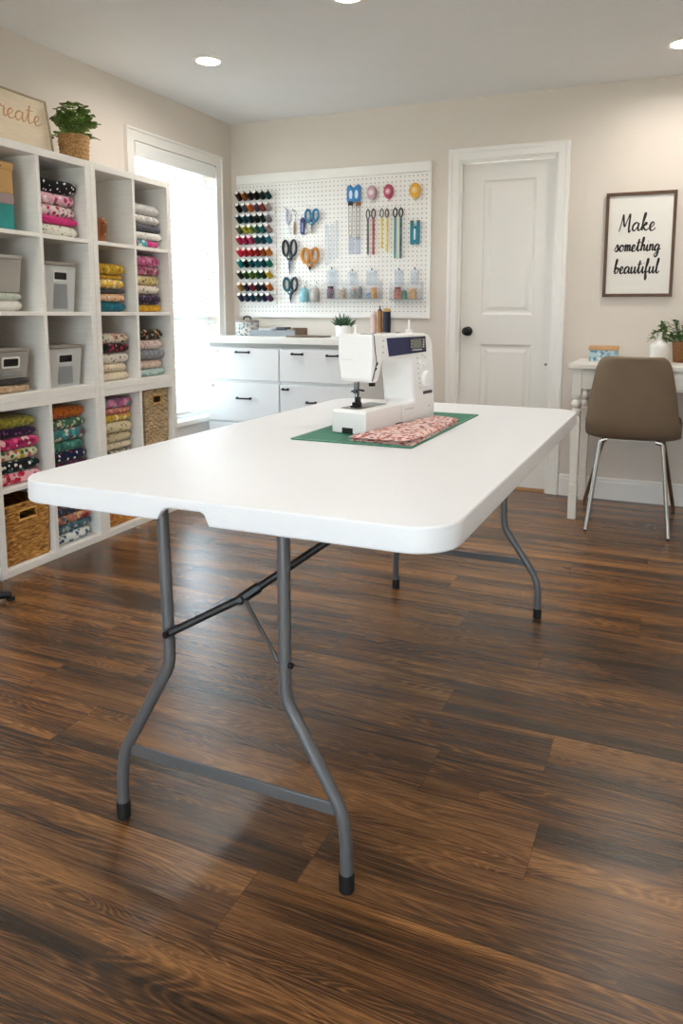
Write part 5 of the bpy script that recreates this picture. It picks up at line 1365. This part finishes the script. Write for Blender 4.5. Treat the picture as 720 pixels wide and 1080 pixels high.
# ================================================================== DESK, CHAIR
DSK = pm('desk_white', '#e2ddd4', .5, var=.04, vscale=4, stretch=(2, 30, 30))
dk = empty('writing_desk', (3.05, -.31, 0), label='white writing desk with turned legs against the back wall', cat='desk'); LK = Vector((3.05, -.31, 0))
DK0, DK1, DY0, DY1, DTZ = 2.465, 3.72, -.573, -.022, .858
bm = new(); prism(bm, rrect(DK0, DK1, DY0, DY1, .008, 3), lambda p, q, t: (p, q, t), DTZ - .026, DTZ); obj('desk_top', loc(bm, LK), DSK, dk, bevel=.005, seg=3)
bm = new()
for x0, x1, y0, y1 in ((DK0 + .07, DK1 - .07, DY0 + .030, DY0 + .048), (DK0 + .07, DK1 - .07, DY1 - .045, DY1 - .027), (DK0 + .028, DK0 + .046, DY0 + .07, DY1 - .07), (DK1 - .046, DK1 - .028, DY0 + .07, DY1 - .07)):
    box(bm, x0, x1, y0, y1, DTZ - .135, DTZ - .027)
obj('apron', loc(bm, LK), DSK, dk, bevel=.002)
bm = new(); box(bm, DK0 + .22, DK1 - .22, DY0 + .024, DY0 + .032, DTZ - .12, DTZ - .04); dw = obj('drawer', loc(bm, LK), DSK, dk, bevel=.003)
for x_, y_ in ((DK0 + .047, DY0 + .047), (DK1 - .047, DY0 + .047), (DK0 + .047, DY1 - .047), (DK1 - .047, DY1 - .047)):
    bm = new(); s_ = .025; zt = DTZ - .0265
    box(bm, x_ - s_, x_ + s_, y_ - s_, y_ + s_, zt - .145, zt)
    prof = [(.020, -.145), (.024, -.150), (.024, -.158), (.017, -.163), (.016, -.170), (.024, -.178), (.0285, -.192), (.027, -.204), (.018, -.214), (.017, -.219), (.025, -.227), (.028, -.238), (.025, -.250), (.018, -.258)]
    lathe(bm, [(r_, zt + z) for r_, z in prof], 20, (x_, y_, 0))
    prism_lo = .021
    a_ = [(s_, -.258), (s_ * .98, -.30), (.019, -.62), (.0175, -.63)]
    rings_ = []
    for hw_, z in [(.018, -.2575), (.0245, -.266), (.0245, -.29), (.019, -.635), (.0225, -.637), (.0215, -zt)]:
        rings_.append([bm.verts.new((x_ + sx_ * hw_, y_ + sy_ * hw_, zt + z)) for sx_, sy_ in ((-1, -1), (1, -1), (1, 1), (-1, 1))])
    for p, q in zip(rings_, rings_[1:]):
        for i in range(4): bm.faces.new((p[i], p[(i + 1) % 4], q[(i + 1) % 4], q[i]))
    bm.faces.new(rings_[0]); bm.faces.new(rings_[-1][::-1])
    obj('leg', loc(bm, LK), DSK, dk, bevel=.0015)

# chair: upholstered shell on four tapered metal legs
ch = empty('dining_chair', (2.805, -.50, 0), label='taupe upholstered shell chair with tapered metal legs tucked at the desk', cat='chair'); LC = Vector((2.805, -.50, 0))
TAU = pm('taupe_leather', '#7b6955', .55, spec=.35, bump=.5, bscale=220, var=.06)
# centre profile (y,z) from seat front edge to the top of the backrest, with half widths
prof = [(.345, .452, .19), (.335, .470, .205), (.25, .478, .225), (.12, .470, .234), (.0, .463, .236), (-.07, .466, .234), (-.120, .485, .230), (-.150, .525, .226), (-.172, .59, .218), (-.190, .67, .206), (-.206, .75, .191), (-.220, .82, .176), (-.229, .858, .158), (-.233, .874, .135)]
prof = [(a, .476 + (b - .463) * 1.055, c * 1.03) for a, b, c in prof]
pp = smooth_path([Vector(p) for p in prof], 3)
bm = new(); NA = 26; top_ = []; bot_ = []
for i, p in enumerate(pp):
    q0, q1 = pp[max(i - 1, 0)], pp[min(i + 1, len(pp) - 1)]; tv = Vector((0, q1.x - q0.x, q1.y - q0.y)).normalized(); nv_ = Vector((1, 0, 0)).cross(tv)   # faces the sitter
    if nv_.z < 0 and p.y < .48: nv_ = -nv_
    ta, tb2 = [], []
    t_i = i / (len(pp) - 1)
    for k in range(NA + 1):
        s_ = -1 + 2 * k / NA
        rise = .030 * abs(s_) ** 2.6 + .035 * abs(s_) ** 5 if t_i < .35 else .034 * abs(s_) ** 2.4      # dished seat, wrapped back
        corner = abs(s_); rise += .045 * corner ** 6 * max(0, 1 - abs(t_i - .40) / .16)
        c = Vector((s_ * p.z, p.x, p.y))
        off_ = Vector((0, .0, rise)) if t_i < .35 else Vector((0, rise * 1.3, 0))
        if .35 <= t_i: off_ = off_
        c = c + off_
        th = .011 * (1 - corner ** 6) + .003
        if i in (0, len(pp) - 1): th *= .45
        nrm = Vector((0, -tv.z, tv.y)); 
        ta.append(bm.verts.new(c + nrm * th)); tb2.append(bm.verts.new(c - nrm * th))
    top_.append(ta); bot_.append(tb2)
for G in (top_, bot_):
    for i in range(len(pp) - 1):
        for k in range(NA): bm.faces.new((G[i][k], G[i][k + 1], G[i + 1][k + 1], G[i + 1][k]))
for i in range(len(pp) - 1):
    for k in (0, NA): bm.faces.new((top_[i][k], top_[i + 1][k], bot_[i + 1][k], bot_[i][k]))
for k in range(NA):
    for i in (0, len(pp) - 1): bm.faces.new((top_[i][k], top_[i][k + 1], bot_[i][k + 1], bot_[i][k]))
obj('seat_shell', bm, TAU, ch, smooth=True)
for tx, ty, bx_, by_ in ((2.654, -.62, 2.611, -.752), (2.960, -.62, 3.011, -.753), (2.655, -.32, 2.535, -.13), (2.955, -.32, 3.030, -.13)):
    A = Vector((tx, ty, .464)) - LC; B = Vector((bx_, by_, .008)) - LC
    bm = new(); inn = A + Vector(((2.805 - tx) * .22, 0, .006)); path = fillet([inn, A, B], .035, 5); n_ = len(path)
    tube(bm, path, [.0115 - .004 * max(0, (i - 7)) / max(1, n_ - 8) for i in range(n_)], 10); lg = obj('leg', bm, STEEL, ch, smooth=True)
    bm = new(); lathe(bm, [(.0075, 0), (.009, .001), (.009, .012), (.0085, .013)], 10, (B.x, B.y, 0)); obj('glide', bm, DARKRUB, lg)
bm = new()
for q in ((-.10, .10, -.02, .0), (-.10, .10, .17, .19), (-.10, -.08, .0, .17), (.08, .10, .0, .17)): box(bm, *q, .456, .464)
obj('seat_frame', bm, STEEL, ch)

# ---- things on the desk
o = empty('trinket_box', (2.6175, -.25, DTZ + .0005), .02, label='small pale blue patterned box with a tan lid on the desk', cat='box')
bm = new(); box(bm, -.076, .076, -.05, .05, 0, .062); obj('box_body', bm, print_mat('#b4ccd4', ['#6a94b0', '#e0e4e0', '#8ab0bc'], 50, .5, 71), o, bevel=.002)
bm = new(); box(bm, -.080, .080, -.054, .054, .0625, .086); obj('box_lid', bm, pm('tan_lid', '#c69a6c', .6, var=.1), o, bevel=.004)
o = empty('bud_vase', (2.912, -.33, DTZ + .0005), label='white ceramic bottle vase with green sprigs on the desk', cat='vase')
bm = new(); lathe(bm, [(0, 0), (.043, 0), (.048, .006), (.050, .085), (.047, .104), (.032, .118), (.016, .130), (.013, .165), (.015, .170), (.011, .170), (.010, .14), (0, .13)], 28, cap=False); obj('vase_body', bm, pm('white_ceramic', '#e9e7e2', .3, coat=.3), o, smooth=True)
bm = new(); rp = random.Random(9)
for dx_, dz_, dy_ in ((-.045, -.035, 0), (.028, .02, .02), (.035, -.06, -.01), (.012, .04, 0)):
    st = Vector((0, 0, .165)); en = Vector((dx_, dy_, .165 + dz_)); mp_ = (st + en) / 2 + Vector((0, 0, .025)); path = smooth_path([st, mp_, en], 5); tube(bm, path, .0014, 5)
    for q in range(2, len(path)):
        for s_ in range(3): leaf(bm, path[q], (rp.uniform(-1, 1), rp.uniform(-1, 1), rp.uniform(-.6, .8)), rp.uniform(.020, .030), .013)
obj('sprigs', bm, pm('sprig_green', '#5c7a34', .5, var=.3, vscale=30), o)
o = empty('potted_plant', (3.036, -.15, DTZ + .0005), label='dark green leafy plant in a brown wooden pot at the right edge of the desk', cat='plant')
bm = new(); lathe(bm, [(0, 0), (.052, 0), (.055, .004), (.064, .112), (.060, .114), (.056, .1), (0, .098)], 28, cap=False); obj('pot', bm, pm('wood_pot', '#8a5a30', .5, var=.25, vscale=6, stretch=(8, 8, 30)), o, smooth=True)
bm = new()
for i in range(60):
    a = rp.uniform(0, 2 * PI); el = rp.uniform(.25, 1.45); st = Vector((.03 * math.cos(a), .03 * math.sin(a), .1)); L_ = rp.uniform(.07, .155)
    en = st + Vector((math.cos(a) * math.cos(el), math.sin(a) * math.cos(el), math.sin(el))) * L_; path = [st, (st + en) / 2 + Vector((0, 0, .008)), en]; tube(bm, path, .0013, 4)
    for q in range(6):
        c = st.lerp(en, .35 + .13 * q); leaf(bm, c, (math.cos(a + rp.uniform(-1, 1)), math.sin(a + rp.uniform(-1, 1)), rp.uniform(.0, .9)), rp.uniform(.026, .038), .016)
obj('foliage', bm, LEAFD, o)

# ---- foot of a swivel stool just inside the left edge
o = empty('swivel_stool', (.45, -2.79, 0), label='black star-base foot on the floor at the left edge before the shelving', cat='stool')
bm = new(); lathe(bm, [(0, .03), (.05, .03), (.05, .055), (.03, .06), (.026, .42), (0, .42)], 20, cap=False); obj('column', bm, BLACK, o, smooth=True)
for i in range(5):
    a = .75 + 2 * PI * i / 5
    bm = new(); e = Vector((math.cos(a), math.sin(a), 0)); tube(bm, [e * .04 + Vector((0, 0, .036)), e * .2 + Vector((0, 0, .026)), e * .265 + Vector((0, 0, .022))], [.022, .018, .014], 10); lg = obj('base_leg', bm, BLACK, o, smooth=True)
    bm = new(); lathe(bm, [(0, 0), (.014, 0), (.016, .003), (.016, .012), (0, .013)], 12, e * .262, cap=False); obj('glide', bm, DARKRUB, lg)
bm = new(); lathe(bm, [(0, .42), (.15, .42), (.17, .435), (.17, .465), (.15, .48), (0, .485)], 28, cap=False); obj('seat', bm, pm('black_vinyl', '#1a1919', .5), o, smooth=True)

# ================================================================== WORLD, CAMERA, COLOUR
wd = bpy.data.worlds.new('daylight'); sc.world = wd; wd.use_nodes = True; nt = wd.node_tree
bg = nt.nodes['Background']; tc = N(nt, 'ShaderNodeTexCoord'); sx = N(nt, 'ShaderNodeSeparateXYZ'); nt.links.new(tc.outputs['Generated'], sx.inputs[0])
cr = N(nt, 'ShaderNodeValToRGB'); e = cr.color_ramp.elements; e[0].position = .0; e[0].color = (.88, .94, 1.0, 1); e[1].position = 1; e[1].color = (.62, .80, 1.0, 1)
nt.links.new(sx.outputs['Z'], cr.inputs['Fac']); nt.links.new(cr.outputs['Color'], bg.inputs['Color']); bg.inputs['Strength'].default_value = 7.5

cam = bpy.data.cameras.new('camera'); co = bpy.data.objects.new('camera', cam); COL.objects.link(co)
cam.sensor_fit = 'HORIZONTAL'; cam.sensor_width = 36; cam.lens = F / 720 * 36; cam.shift_x = (360 - PX) / 720; cam.shift_y = -(540 - PY) / 720; cam.clip_start = .02
Mx = Matrix((RT, UP, -_f)).transposed().to_4x4(); Mx.translation = CP; co.matrix_world = Mx
sc.camera = co
sc.view_settings.view_transform = 'Standard'; sc.view_settings.look = 'None'; sc.view_settings.gamma = 1; sc.view_settings.use_curve_mapping = False
sc.view_settings.exposure = 0.22
try:
    sc.cycles.use_denoising = True; sc.cycles.max_bounces = 10; sc.cycles.diffuse_bounces = 6; sc.cycles.transparent_max_bounces = 16; sc.cycles.sample_clamp_indirect = 8
except Exception:
    pass
